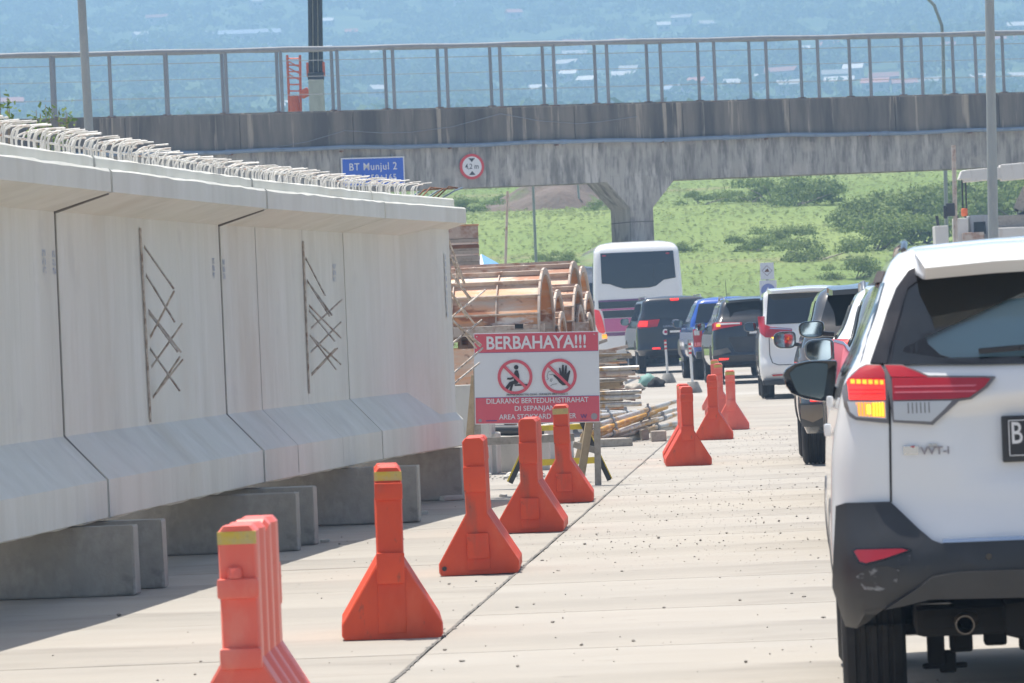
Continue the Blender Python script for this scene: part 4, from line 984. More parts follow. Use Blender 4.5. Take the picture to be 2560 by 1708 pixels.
# ---------------- the queue ahead
def wagon(name, label, X, d, head, Lm, Wm, H, paint, rake=.30, belt=1.05, zlow=.32, name_cat='car', glassw=.86, roofw=.72, bumper=None, spoiler=True, spoil_mat=None, rails=False, mir=(.21, .15), mz=None, hood=True, side_glass=True, tyre_r=.36):
    t = thing(name, label, name_cat, (X, d, road_z(d)), -head, 'vehicles queueing on the road')
    h = Wm/2; q = .08
    lv = [(zlow, .14, Lm-.25, h*.94, .15, .3), (zlow+.12, .02, Lm-.05, h*.985, .2, .35), (.58, .0, Lm, h, .2, .35), (.72, .04, Lm, h, .18, .35), (belt-.12, .06, Lm-.08, h*.99, .15, .32),
          (belt-.03, .07, Lm-.55 if hood else Lm-.2, h*.975, .14, .3), (belt+.04, .085, Lm-1.15 if hood else Lm-.35, h*.96, .13, .28), (belt+.12, .11, Lm-1.35 if hood else Lm-.5, h*.935, .12, .25),
          (belt+(H-belt)*.45, .11+rake*.45, Lm-1.75 if hood else Lm-.95, h*(.935+roofw)/2*1.0, .11, .22), (H-.15, .11+rake*.85, Lm-2.05 if hood else Lm-1.2, h*roofw*1.04, .11, .2), (H-.07, .13+rake, Lm-2.25 if hood else Lm-1.4, h*roofw*.96, .13, .2),
          (H-.03, .20+rake, Lm-2.5 if hood else Lm-1.7, h*roofw*.82, .16, .2), (H-.008, .34+rake, Lm-2.8 if hood else Lm-2.0, h*roofw*.55, .16, .2), (H, .6+rake, Lm-3.0 if hood else Lm-2.4, h*roofw*.3, .12, .15)]
    c = Car(t, lv, bow=.05, paint=paint, step=.045); c.body()
    gz0, gz1 = belt+.13, H-.13
    w0 = c.par(gz0)[2]*glassw; w1 = c.par(gz1)[2]*glassw*1.0
    c.rear([(-w0, gz0), (-w1, gz1), (w1, gz1), (w0, gz0)], 'glass_dark', 'rear_glass', off=.010)
    if side_glass:
        y1 = Lm-2.05 if hood else Lm-1.25
        c.sides([(.55+rake*.3, belt+.12), (.62+rake*.8, H-.17), (y1-.1, H-.17), (y1+.45, belt+.12)], 'glass_dark', 'side_window', off=.008)
    c.front([(-h*.80, belt+.12), (-h*roofw*.8, H-.16), (h*roofw*.8, H-.16), (h*.80, belt+.12)], 'glass_dark', 'windscreen', off=.008)
    if spoiler:
        yr = c.rear_y(0, H-.10)
        def ringp(y, hw, z0, z1): return [(-hw, y, z0), (0, y, z0+.02), (hw, y, z0), (hw, y, z1), (0, y, z1+.02), (-hw, y, z1)]
        MB().loft([ringp(yr-.24, w1*.93, H-.125, H-.075), ringp(yr-.05, w1*1.02, H-.12, H-.045), ringp(yr+.25, w1*.98, H-.10, H-.03)]).build('spoiler', spoil_mat or paint, t, smooth=40)
    if bumper:
        c.rear([(-h*.97, zlow+.08), (-h*.985, .62), (-h*.6, .60), (h*.6, .60), (h*.985, .62), (h*.97, zlow+.08)], bumper, 'bumper', off=.02)
    if rails:
        for sg in (-1, 1):
            MB().tube([(sg*h*roofw*.9, .45+rake, H-.06), (sg*h*roofw*.9, .55+rake, H+.0), (sg*h*roofw*.9, Lm*.55, H+.0), (sg*h*roofw*.9, Lm*.58, H-.06)], .018, 8).build('roof_rail', 'rim', t, smooth=60)
    yp_ = c.rear_y(0, .90)
    my = Lm-1.75 if hood else Lm-1.05
    for sg in (-1, 1): mirror(t, sg*c.par(belt+.1)[2], my, mz or belt+.10, mir[0], mir[1], paint if paint != 'paint_white' else 'black_gloss', sg)
    wheels(t, tyre_r, .235, h-.135, .95, Lm-.92)
    MB().bx(-h*.7, h*.7, .3, Lm-.4, zlow-.05, zlow+.10).build('underbody', 'under_dark', t, bevel=.03)
    for yy in (.95, Lm-.92):
        c.sides([(yy+.47*math.cos(math.pi*k/12), tyre_r+.45*math.sin(math.pi*k/12)) for k in range(13)], 'under_dark', 'wheel_arch', off=.006, depth=.015)
    return t, c
def plate(t, c, z, x=0, mat='plate_black', w_=.43, h_=.135):
    y = c.rear_y(x, z); MB().bx(x-w_/2, x+w_/2, y-.02, y-.008, z-h_/2, z+h_/2).build('number_plate', mat, t, bevel=.004)
    MB().bx(x-w_*.36, x+w_*.36, y-.0225, y-.0195, z-h_*.16, z+h_*.20).build('plate_characters', 'plate_white' if mat == 'plate_black' else 'plate_black', t)

# dark MPV right behind the white SUV's shoulder
tA, cA = wagon('queued_car', 'slate grey MPV mostly hidden by the large white SUV, tall pink tail lamp', 2.81, 31.0, rad(3.3), 4.45, 1.74, 1.67, 'paint_slate', rake=.22, roofw=.74, belt=1.02, mir=(.20, .155), mz=1.22)
cA.rear([(-.86, 1.27), (-.80, 1.25), (-.70, 1.15), (-.70, .98), (-.86, .98)], 'lens_red_pale', 'tail_lamp', off=.02, mirror=True)
cA.rear([(-.86, 1.285), (-.80, 1.272), (-.69, 1.165), (-.70, 1.15), (-.80, 1.25), (-.86, 1.27)], 'chrome', 'lamp_trim', off=.022, mirror=True)
plate(tA, cA, .85)
# white SUV with roof rails
tB, cB = wagon('queued_car', 'white SUV with roof rails and lit red tail lamp, half hidden behind the grey MPV', 3.27, 39.0, rad(3.0), 4.40, 1.78, 1.70, 'paint_white', rake=.34, roofw=.70, belt=1.08, rails=True, bumper='black_plastic', mir=(.21, .14), mz=1.35)
cB.rear([(-.885, 1.26), (-.60, 1.25), (-.66, 1.12), (-.885, 1.08)], 'lens_red', 'tail_lamp', off=.02, mirror=True)
cB.rear([(-.88, 1.245), (-.66, 1.24), (-.69, 1.18), (-.88, 1.16)], 'lens_red_lit', 'lamp_lens', off=.024, mirror=True)
for x in (-.83, -.77, -.71): cB.rear([(x, 1.225), (x+.03, 1.225), (x+.03, 1.195), (x, 1.195)], 'led_orange', 'led', off=.027)
plate(tB, cB, .88)
# dark SUV with a big spoiler
tC, cC = wagon('queued_car', 'dark grey SUV with deep spoiler over its rear window, seen beyond the nearest mirror', 3.72, 50.0, rad(2.4), 4.75, 1.86, 1.79, 'paint_grey', rake=.36, roofw=.74, belt=1.12, bumper='black_plastic', spoil_mat='paint_grey', mir=(.235, .18), mz=1.24)
cC.rear([(-.92, 1.16), (-.45, 1.15), (-.50, 1.08), (-.92, 1.03)], 'lens_smoke', 'tail_lamp', off=.02, mirror=True)
cC.rear([(-.82, .66), (-.50, .665), (-.50, .635), (-.82, .63)], 'lens_red_lit', 'reflector', off=.03, mirror=True)
cC.rear([(-.90, .60), (-.72, .60), (-.68, .50), (-.80, .44), (-.90, .48)], 'exhaust', 'bumper_insert', off=.03, mirror=True)
plate(tC, cC, .95)
# white van
tD, cD = wagon('queued_van', 'tall white people carrier with wing-shaped red lamps and dark rear window', 5.16, 88.0, rad(2.0), 4.95, 1.85, 1.93, 'paint_white', rake=.16, roofw=.84, belt=1.15, hood=False, glassw=.90, zlow=.28, mir=(.23, .17), tyre_r=.34, spoil_mat='paint_white')
cD.rear([(-.92, 1.42), (-.80, 1.42), (-.80, 1.28), (-.70, 1.23), (-.34, 1.19), (-.34, 1.10), (-.55, 1.04), (-.80, 1.06), (-.90, 1.16)], 'lens_red', 'tail_lamp', off=.02, mirror=True)
cD.rear([(-.72, 1.22), (-.345, 1.185), (-.345, 1.17), (-.72, 1.20)], 'chrome', 'lamp_trim', off=.023, mirror=True)
cD.rear([(-.70, 1.06), (-.52, 1.05), (-.54, 1.02), (-.66, 1.03)], 'amber_core', 'turn_lens', off=.025, mirror=True)
cD.rear([(-.72, .42), (-.45, .425), (-.47, .40), (-.70, .395)], 'lens_red', 'reflector', off=.022, mirror=True)
cD.strip([(-.74, 1.05), (-.74, .75), (-.70, .62), (-.60, .58), (0, .57), (.60, .58), (.70, .62), (.74, .75), (.74, 1.05)], .012, 'under_dark', 'panel_gap', off=.006)
MB().bx(-.88, .88, -.005, .3, .24, .33).build('bumper_valance', 'black_plastic', tD, bevel=.02)
plate(tD, cD, .86)
# black SUV
tE, cE = wagon('queued_car', 'black SUV with slim lit tail lamps, between the blue pickup and the white people carrier', 5.10, 106.5, rad(-1.0), 4.80, 1.86, 1.82, 'paint_black', rake=.38, roofw=.72, belt=1.12, zlow=.40, bumper='black_plastic', rails=True, mir=(.22, .17), tyre_r=.38)
cE.rear([(-.92, 1.25), (-.86, 1.29), (-.30, 1.27), (-.30, 1.22), (-.70, 1.17), (-.92, 1.12)], 'lens_red', 'tail_lamp', off=.02, mirror=True)
cE.rear([(-.80, 1.27), (-.34, 1.262), (-.34, 1.24), (-.80, 1.235)], 'lens_clear', 'lamp_lens', off=.024, mirror=True)
cE.rear([(-.82, 1.25), (-.75, 1.25), (-.75, 1.20), (-.82, 1.20)], 'led_orange', 'turn_lens', off=.027, mirror=True)
cE.rear([(-.60, .98), (.60, .98), (.46, .66), (-.46, .66)], 'black_plastic', 'tailgate_panel', off=.012)
cE.rear([(-.88, .72), (-.62, .76), (-.55, .66), (-.90, .60)], 'exhaust', 'bumper_insert', off=.03, mirror=True)
cE.rear([(-.80, .56), (-.60, .555), (-.62, .525), (-.80, .52)], 'lens_red_lit', 'reflector', off=.03, mirror=True)
plate(tE, cE, 1.06, x=0, mat='plate_black')
# black off-roader beside the bus
tF, cF = wagon('queued_car', 'black off-roader with lit tail lamps and lettered tailgate, in front of the bus', 4.12, 128.0, rad(-2.6), 4.98, 1.98, 1.93, 'paint_black', rake=.20, roofw=.78, belt=1.22, zlow=.45, rails=True, spoiler=False, mir=(.22, .19), tyre_r=.40, bumper='paint_black')
cF.rear([(-.96, 1.20), (-.90, 1.33), (-.40, 1.345), (-.47, 1.17), (-.93, 1.14)], 'lens_red', 'tail_lamp', off=.02, mirror=True)
cF.rear([(-.93, 1.19), (-.885, 1.31), (-.70, 1.31), (-.72, 1.18)], 'lens_red_lit', 'lamp_lens', off=.026, mirror=True)
cF.rear([(-.11, 1.835), (.11, 1.835), (.10, 1.795), (-.10, 1.795)], 'lens_red_lit', 'brake_light', off=.05)
cF.rear([(-.62, .64), (-.42, .64), (-.42, .60), (-.62, .60)], 'lens_red_lit', 'reflector', off=.03, mirror=True)
put_text('LAND CRUISER', (0, cF.rear_y(0, 1.17)-.012, 1.17), .075, 'chrome', tF, bold=.01, spacing=1.25, xs=1.05)
m = MB(); ye = cF.rear_y(0, 1.27)-.016
for rx, rz, zc_ in ((.095, .062, 1.27), (.035, .058, 1.268), (.062, .026, 1.298)):
    m.tube([(rx*math.cos(2*math.pi*k/24), ye, zc_+rz*math.sin(2*math.pi*k/24)) for k in range(25)], .008, 5, cap=False)
m.build('emblem', 'chrome', tF)
plate(tF, cF, 1.03, w_=.46, h_=.15)
MB().disc([(.075, -.004), (.075, .0)], 18, 'y', (-.27, cF.rear_y(-.27, 1.03)-.012, 1.03)).build('plate_emblem', 'plate_white', tF)
MB().disc([(.04, -.007), (.04, .0)], 14, 'y', (-.27, cF.rear_y(-.27, 1.03)-.012, 1.03)).build('plate_emblem_core', 'lens_red', tF)
# blue pickup
PX, PD = 4.98, 114.0
tG = thing('queued_pickup', 'bright blue pickup truck with dark rear window, behind the black SUV', 'pickup truck', (PX, PD, road_z(PD)), rad(1.8), 'vehicles queueing on the road')
bed = Car(tG, [(.50, .12, 5.15, .88, .12, .3), (.60, .05, 5.3, .93, .14, .35), (.80, .04, 5.33, .945, .12, .35), (1.00, .04, 5.3, .94, .12, .35), (1.14, .05, 5.1, .92, .10, .3), (1.19, .06, 4.6, .90, .10, .3), (1.21, .10, 4.2, .87, .08, .3)], bow=.03, paint='paint_blue', step=.04); bed.body()
cab = Car(tG, [(1.18, 1.62, 4.15, .90, .12, .3), (1.28, 1.64, 3.95, .885, .12, .3), (1.50, 1.72, 3.6, .80, .12, .25), (1.70, 1.80, 3.3, .72, .12, .25), (1.79, 1.88, 3.15, .66, .15, .25), (1.835, 2.05, 2.95, .52, .16, .2), (1.85, 2.3, 2.7, .3, .15, .15)], bow=.04, paint='paint_blue', step=.04); cab.body(name='cab')
cab.rear([(-.78, 1.27), (-.66, 1.70), (.66, 1.70), (.78, 1.27)], 'glass_dark', 'rear_glass', off=.01)
cab.sides([(1.80, 1.27), (1.88, 1.68), (3.2, 1.68), (3.75, 1.27)], 'glass_dark', 'side_window', off=.008)
cab.front([(-.76, 1.25), (-.6, 1.72), (.6, 1.72), (.76, 1.25)], 'glass_dark', 'windscreen', off=.008)
bed.rear([(-.92, 1.13), (-.74, 1.13), (-.74, .98), (-.80, .90), (-.74, .86), (-.74, .74), (-.92, .74)], 'lens_red', 'tail_lamp', off=.02, mirror=True)
bed.rear([(-.90, 1.11), (-.80, 1.11), (-.80, 1.00), (-.90, 1.00)], 'lens_clear', 'lamp_lens', off=.024, mirror=True)
bed.rear([(-.90, .84), (-.78, .84), (-.78, .76), (-.90, .76)], 'lens_red_pale', 'lamp_lens', off=.024, mirror=True)
bed.rear([(-.70, 1.16), (.70, 1.16), (.70, .66), (-.70, .66)], 'paint_blue', 'tailgate', off=.012)
bed.rear([(-.12, 1.08), (.12, 1.08), (.12, .99), (-.12, .99)], 'black_plastic', 'tailgate_handle', off=.02)
MB().bx(-.90, .90, -.10, .12, .48, .64).build('bumper', 'black_plastic', tG, bevel=.03)
plate(tG, bed, .78)
for sg in (-1, 1): mirror(tG, sg*.90, 3.65, 1.27, .22, .18, 'black_gloss', sg)
wheels(tG, .39, .255, .80, 1.05, 4.40)
for yy in (1.05, 4.40): bed.sides([(yy+.54*math.cos(math.pi*k/12), .42+.50*math.sin(math.pi*k/12)) for k in range(13)], 'black_plastic', 'wheel_arch', off=.05, depth=.06)
MB().bx(-.6, .6, .2, 5.0, .38, .56).build('underbody', 'under_dark', tG, bevel=.03)
MB().tube([(.0, 2.2, 1.83), (-.02, 2.15, 2.22)], .006, 5).build('aerial', 'black_plastic', tG)

# coach
BD = 142.0
pc = P(1597, 760, BD)
tH = thing('coach_bus', 'white coach with dark rear window and purple and pink bands, ahead of the cars', 'bus', (pc.x, BD, road_z(BD)), rad(1.2), 'vehicles queueing on the road')
bus = Car(tH, [(.38, .10, 11.8, 1.20, .2, .25), (.55, .02, 12, 1.25, .22, .25), (1.2, .0, 12, 1.25, .2, .25), (1.9, .03, 12, 1.245, .18, .25), (2.5, .07, 11.9, 1.225, .18, .25), (2.95, .11, 11.7, 1.20, .18, .25), (3.24, .16, 11.5, 1.18, .20, .25), (3.38, .24, 11.3, 1.10, .22, .25), (3.47, .42, 11.0, .95, .25, .25), (3.51, .8, 10.5, .7, .2, .2)], bow=.07, paint='paint_white', step=.06); bus.body()
bus.rear([(-1.0, 3.20), (1.02, 3.20), (1.06, 2.45), (.72, 2.40), (.50, 2.24), (.30, 2.20), (-.40, 2.20), (-.62, 2.27), (-.78, 2.34), (-1.0, 2.36)], 'glass_dark', 'rear_glass', off=.014, cell=.15)
bus.rear([(-1.23, 1.88), (1.23, 1.90), (1.24, 1.68), (-1.24, 1.66)], 'glass_dark', 'dark_band', off=.012, cell=.15)
bus.rear([(-1.235, 1.90), (1.235, 1.92), (1.235, 1.87), (-1.235, 1.85)], 'bus_purple', 'purple_band', off=.014, cell=.15)
bus.rear([(-1.05, 1.655), (1.05, 1.665), (1.05, 1.62), (-1.05, 1.61)], 'bus_pink', 'pink_band', off=.014, cell=.15)
bus.rear([(-1.02, 1.60), (1.02, 1.61), (1.02, 1.40), (-.98, 1.40)], 'glass_dark', 'dark_band', off=.012, cell=.15)
bus.rear([(-.98, 1.385), (.98, 1.385), (.98, 1.02), (-.95, 1.02)], 'bus_pink', 'engine_door', off=.014, cell=.15)
bus.rear([(-.94, 1.00), (.94, 1.00), (.94, .90), (-.94, .90)], 'bus_purple', 'purple_band', off=.013, cell=.15)
bus.rear([(-1.22, 1.66), (-1.10, 1.62), (-1.02, 1.36), (-.96, 1.02), (-1.02, .98), (-1.14, 1.02), (-1.22, 1.3)], 'lens_red_dim', 'tail_lamp', off=.02, mirror=True, cell=.12)
bus.rear([(-1.05, .95), (-.92, .95), (-.92, .84), (-1.05, .84)], 'amber_lit', 'turn_lens', off=.02, mirror=True)
for x in (-.9, .86): bus.rear([(x-.05, 3.15), (x+.05, 3.15), (x+.05, 3.11), (x-.05, 3.11)], 'lens_red', 'marker_light', off=.02)
bus.sides([(.55, 1.75), (.75, 2.95), (11.0, 2.95), (11.2, 1.75)], 'glass_dark', 'side_window', off=.01, cell=.5)
bus.sides([(.4, 1.68), (.4, 1.0), (11.2, 1.0), (11.2, 1.68)], 'bus_pink', 'pink_band', off=.008, cell=.5)
wheels(tH, .50, .30, 1.05, 2.9, 9.0)
for yy in (2.9, 9.0): bus.sides([(yy+.6*math.cos(math.pi*k/12), .5+.58*math.sin(math.pi*k/12)) for k in range(13)], 'under_dark', 'wheel_arch', off=.006, depth=.02)
MB().bx(-1.0, 1.0, .4, 11.5, .3, .5).build('underbody', 'under_dark', tH)
for sg in (-1, 1):
    MB().tube([(sg*1.15, 11.9, 2.9), (sg*1.45, 12.1, 2.9), (sg*1.5, 12.1, 2.4)], .03, 6).build('mirror_arm', 'black_plastic', tH, smooth=60)
    MB().bx(sg*1.5-.11, sg*1.5+.11, 12.05, 12.15, 1.95, 2.45).build('door_mirror', 'black_plastic', tH, bevel=.03)
# front end of a lorry just showing left of the coach
q = P(1462, 700, 150.0)
tI = thing('white_lorry', 'white lorry corner showing between the coach and the steel moulds', 'truck', (q.x-.9, 150.0, road_z(150)), rad(1.2), 'vehicles queueing on the road')
lor = Car(tI, [(.5, 0, 5.5, 1.05, .1, .2), (1.2, 0, 5.6, 1.1, .12, .25), (2.2, .1, 5.5, 1.1, .12, .25), (2.75, .4, 5.2, 1.02, .15, .25), (2.95, .9, 4.8, .9, .2, .25)], bow=.04, paint='paint_white', step=.1); lor.body()
lor.sides([(.6, 1.6), (.9, 2.5), (4.6, 2.5), (4.9, 1.6)], 'glass_dark', 'side_window', off=.01, cell=.4)
lor.rear([(-.9, 1.5), (-.8, 2.45), (.8, 2.45), (.9, 1.5)], 'glass_dark', 'rear_glass', off=.01, cell=.2)
wheels(tI, .45, .26, .92, 1.1, 4.4)
# ------------------------------------------------------------------ overpass
OY = rad(18.4); O0 = Vector((0.0, 150.0, 0.0))
bridge = thing('overpass', 'stained concrete overpass with tubular railings crossing above the road', 'bridge', O0, OY)
bn = Vector((math.sin(OY), -math.cos(OY), 0)); bi = Matrix.Translation(O0) @ Matrix.Rotation(OY, 4, 'Z'); bi = bi.inverted()
def onb(px, py, back=0.0): return bi @ plane_hit(px, py, O0 - bn*back, bn)
X0, X1 = -42.0, 46.0; DW = 5.0; UP = .27     # far side stands a little higher
def sof(x): return 5.78 + .0062*(x+1.9)
# edge beam with haunched pier, parapet, deck
n = 44; rings = []
for i in range(n+1):
    x = X0+(X1-X0)*i/n; s0 = sof(x)
    rings.append([(x, .0, s0), (x, .0, 7.02), (x, .45, 7.02), (x, .45, s0)])
MB().loft(rings).build('edge_beam', 'concrete_beam', bridge, smooth=20)
rings = [[(x, DW-.45, sof(x)+.1), (x, DW-.45, 7.1), (x, DW, 7.1), (x, DW, sof(x)+.1)] for x in np.linspace(X0, X1, n+1)]
MB().loft(rings).build('edge_beam', 'concrete_beam', bridge, smooth=20)
rings = [[(x, .46, 6.75), (x, .46, 7.0), (x, DW-.46, 7.08), (x, DW-.46, 6.8)] for x in np.linspace(X0, X1, 5)]
MB().loft(rings).build('deck', 'concrete_beam', bridge)
k = 0; x = X0
while x < X1-.5:                     # parapet panels cast one beside the other
    x2 = min(x+3.4, X1)
    MB().bx(x+.008, x2-.008, -.07, .20, 7.025, 8.10+RD.uniform(-.008, .008)).build('parapet_panel', 'concrete_parapet', bridge, bevel=.012, seg=1)
    x = x2
MB().bx(X0, X1, DW-.2, DW+.05, 7.11, 8.10+UP).build('far_parapet', 'concrete_parapet', bridge, bevel=.02)
# pier
def bl(px, py): q = onb(px, py); return (q.x, q.z)
pcx = (onb(1578, 600).x+onb(1637, 600).x)/2; ph = .36
pier = [(pcx-ph, -.1), (pcx+ph, -.1), (pcx+ph, 5.02), (pcx+1.22, 5.99), (pcx-1.22, 5.99), (pcx-ph, 5.02)]
MB().prism(pier, -.006, 1.75, 'y').build('pier', 'concrete_beam', bridge, bevel=.02, seg=1)
MB().bx(pcx-.362, pcx+.362, -.012, 1.756, 4.60, 4.63).build('pier_joint', 'joint_dirt', bridge)
# service pipe with brackets
pp = [(x, -.16, 7.03+.02*math.sin(x*.9)+.012*math.sin(x*2.3)-.0015*x) for x in np.linspace(X0, X1, 120)]
MB().tube(pp, .062, 10).build('service_pipe', 'pipe_blue', bridge, smooth=60)
for x in np.arange(-38, 44, 3.3): MB().bx(x-.03, x+.03, -.21, -.0, 6.93, 6.965).build('pipe_bracket', 'rust_dark', bridge)
for x in np.arange(-39, 44, 5.1): MB().tube([(x-.09, -.16, 7.03+.02*math.sin(x*.9)+.012*math.sin(x*2.3)-.0015*x), (x+.09, -.16, 7.03+.02*math.sin(x*.9)+.012*math.sin(x*2.3)-.0015*x)], .075, 10).build('pipe_coupling', 'pipe_blue', bridge, smooth=60)
# railings: near and far side
npx = [-155, -10, 133, 279, 421, 569, 707, 848, 987, 1121, 1255, 1389, 1522, 1656, 1790, 1920, 2049, 2179, 2308, 2443, 2575, 2705]
def rail_side(y, xs, up, nm):
    top = 9.95+up
    pm = MB().tube([(0, 0, 8.02+up), (0, 0, top-.10), (-.02, 0, top-.03), (-.10, 0, top)], .054, 8).mesh('rail_post', 'steel_galv', smooth=60)
    fm = MB().bx(-.11, .11, -.07, .07, 8.085+up, 8.125+up).mesh('post_foot', 'rust_dark')
    for x in xs:
        o = link('rail_post', pm, bridge); o.location = (x, y, 0); f = link('post_foot', fm, o)
    pts = [(x, y, top+.012*math.sin(x*1.7)) for x in np.linspace(X0, X1, 90)]
    MB().tube(pts, .072, 10).build('top_rail', 'steel_galv', bridge, smooth=60)
    for z in (8.62, 9.15, 9.62):
        MB().tube([(X0, y, z+up), (X1, y, z+up)], .006, 5).build('rail_wire', 'steel_galv', bridge, smooth=60)
xs = [onb(px, 190-.035*(px-1280), -.06).x for px in npx]
st_ = (xs[-1]-xs[0])/(len(xs)-1)
rail_side(.06, xs + [xs[0]-st_*i for i in range(1, 14)] + [xs[-1]+st_*i for i in range(1, 15)], 0, 'near')
fpx = [415, 557, 694, 831, 964, 1096, 1227, 1358, 1488, 1618, 1746, 1874, 2002, 2124, 2255, 2382, 2507]
xs = [onb(px, 190-.035*(px-1280), DW-.08).x for px in fpx]; st_ = (xs[-1]-xs[0])/(len(xs)-1)
rail_side(DW-.08, xs + [xs[0]-st_*i for i in range(1, 18)] + [xs[-1]+st_*i for i in range(1, 16)], UP, 'far')
# slack cable along the parapet
def z2(a, b_): return 640+a*.2723, b_*.2723
cp = [z2(-1400, 1440), z2(100, 1370), z2(480, 1300), z2(815, 1200), z2(1150, 1221), z2(1400, 1217), z2(1800, 1165), z2(2245, 1045), z2(2600, 1110), z2(2950, 1136), z2(3150, 1120), z2(3500, 1070)]
q = [onb(*c, -.09) for c in cp]
for v in q: v.y = -.085
MB().tube(q, .010, 5).build('slack_cable', 'steel_galv', bridge, smooth=60)
# blue name board and height limit disc hung on the beam
a, b_ = onb(850, 398), onb(1008, 389); cw = (b_.x-a.x); cxm = (a.x+b_.x)/2; ztop = (a.z+b_.z)/2
board = thing('name_board', 'blue board lettered BT Munjul 2 on the overpass beam above the girder', 'sign', bridge.matrix_basis @ Vector((cxm, -.09, ztop-.42)), OY)
MB().bx(-cw/2, cw/2, 0, .03, -.42, .42).build('panel', 'plate_white', board, bevel=.004)
MB().bx(-cw/2+.04, cw/2-.04, -.004, .002, -.38, .38).build('face', 'sign_blue', board)
put_text('BT Munjul 2', (0, -.007, .14), .30, 'plate_white', board, bold=.008, xs=.88, spacing=1.12)
put_text('STA 50+165', (.05, -.007, -.19), .27, 'plate_white', board, bold=.008, xs=.88, spacing=1.1)
for x in (-.6, .6): MB().bx(x-.03, x+.03, .03, .09, -.5, .5).build('bracket', 'steel_galv', board)
c_ = onb(1178, 417)
disc = thing('height_sign', 'round red-ringed height limit sign reading 4,2 m on the overpass beam', 'sign', bridge.matrix_basis @ Vector((c_.x, -.07, c_.z)), OY)
MB().disc([(.375, 0), (.375, .02)], 40, 'y').build('ring', 'sign_redring', disc)
MB().disc([(.295, -.004), (.295, .001)], 40, 'y').build('face', 'plate_white', disc)
put_text('4,2 m', (0, -.007, .0), .22, 'sign_ink', disc, bold=.006, xs=.85)
for sg in (1, -1): MB().prism([(0, sg*.13), (-.10, sg*.245), (.10, sg*.245)], -.008, -.003, 'y').build('arrow', 'sign_ink', disc)
MB().bx(-.05, .05, .02, .07, -.3, .3).build('bracket', 'steel_galv', disc)

# ------------------------------------------------------------------ poles and masts
def pole(name, label, p_top, p_bot, r0, r1, mat, cat='lamp post', arm=None):
    t = thing(name, label, cat, (p_bot.x, p_bot.y, p_bot.z)); v = p_top-p_bot
    MB().tube([Vector((0, 0, -.05)), v*.5, v], [r0, (r0+r1)/2, r1], 14).build('shaft', mat, t, smooth=60)
    MB().bx(-r0*1.9, r0*1.9, -r0*1.9, r0*1.9, 0, .03).build('base_plate', mat, t)
    if arm: arm(t, v)
    return t
def ext(p0, p1, zt, zb):
    """a line through p0 and p1 carried on to heights zt and zb"""
    d = p1-p0; return p0+d*((zt-p0.z)/d.z), p0+d*((zb-p0.z)/d.z)
def two_arm(t, v):
    for sg in (-1, 1):
        MB().tube([v, v+Vector((sg*.6, 0, .5)), v+Vector((sg*1.8, 0, .75))], .04, 8).build('arm', 'pole_grey', t, smooth=60)
        MB().box(v+Vector((sg*2.1, 0, .77)), (.7, .25, .1)).build('lamp_head', 'pole_grey', t, bevel=.03)
def one_arm(t, v):
    MB().tube([v, v+Vector((-.02, 0, .5)), v+Vector((-.25, 0, 1.2)), v+Vector((-.8, 0, 1.8)), v+Vector((-1.8, 0, 2.1))], .055, 8).build('arm', 'pole_grey', t, smooth=60)
    MB().box(v+Vector((-2.1, 0, 2.1)), (.7, .25, .1)).build('lamp_head', 'pole_grey', t, bevel=.03)
a, b_ = ext(P(205, 20, 112), P(222, 318, 112), 11.5, road_z(112)-.05); pole('lamp_post', 'tall grey lamp post at the left, rising behind the girder', a, b_, .115, .085, 'pole_grey', arm=two_arm)
a, b_ = ext(P(2474, 20, 104), P(2483, 590, 104), 11.0, road_z(104)-.05); pole('lamp_post', 'tall grey lamp post at the right, behind the large white SUV', a, b_, .115, .085, 'pole_grey', arm=two_arm)
a, b_ = ext(P(2357, 85, 176), P(2366, 560, 176), 10.95, float(terr(15, 176))); pole('lamp_post', 'grey lamp post with curved arm rising beyond the overpass at the right', a, b_, .075, .06, 'pole_grey', arm=one_arm)
a, b_ = ext(P(1331, 432, 190), P(1340, 650, 190), 7.4, float(terr(1, 190))); pole('lamp_post', 'thin grey lamp post on the green slope left of the pier', a, b_, .06, .045, 'pole_grey',
     arm=lambda t, v: MB().beam(v+Vector((-.5, 0, .05)), v+Vector((.6, 0, .05)), .05, .06).build('arm', 'pole_grey', t))
p = P(1444, 455, 260); a, b_ = p, Vector((p.x+.05, 260, float(terr(p.x, 260)))); pole('utility_pole', 'faint far pole on the slope just left of the pier', a, b_, .06, .05, 'pole_grey', 'pole')
a, b_ = ext(P(1269, 478, 96), P(1264, 655, 96), P(1269, 478, 96).z, 0.2); pole('steel_rod', 'thin rusty upright rod behind the steel moulds', a, b_, .028, .024, 'rust_flange', 'pole')
a, b_ = ext(P(2384, 363, 118), P(2388, 540, 118), P(2384, 363, 118).z, .3); t = pole('steel_pile', 'rusty steel pipe pile standing left of the crane hook', a, b_, .05, .05, 'rust_flange', 'pole')
m = MB(); hz = P(2388, 535, 118).z-.3
m.bx(-.14, .06, -.1, .1, hz-.05, hz+.25); m.bx(-.2, -.12, -.05, .05, hz-.1, hz+.2); m.build('clamp', 'black_plastic', t, bevel=.02)

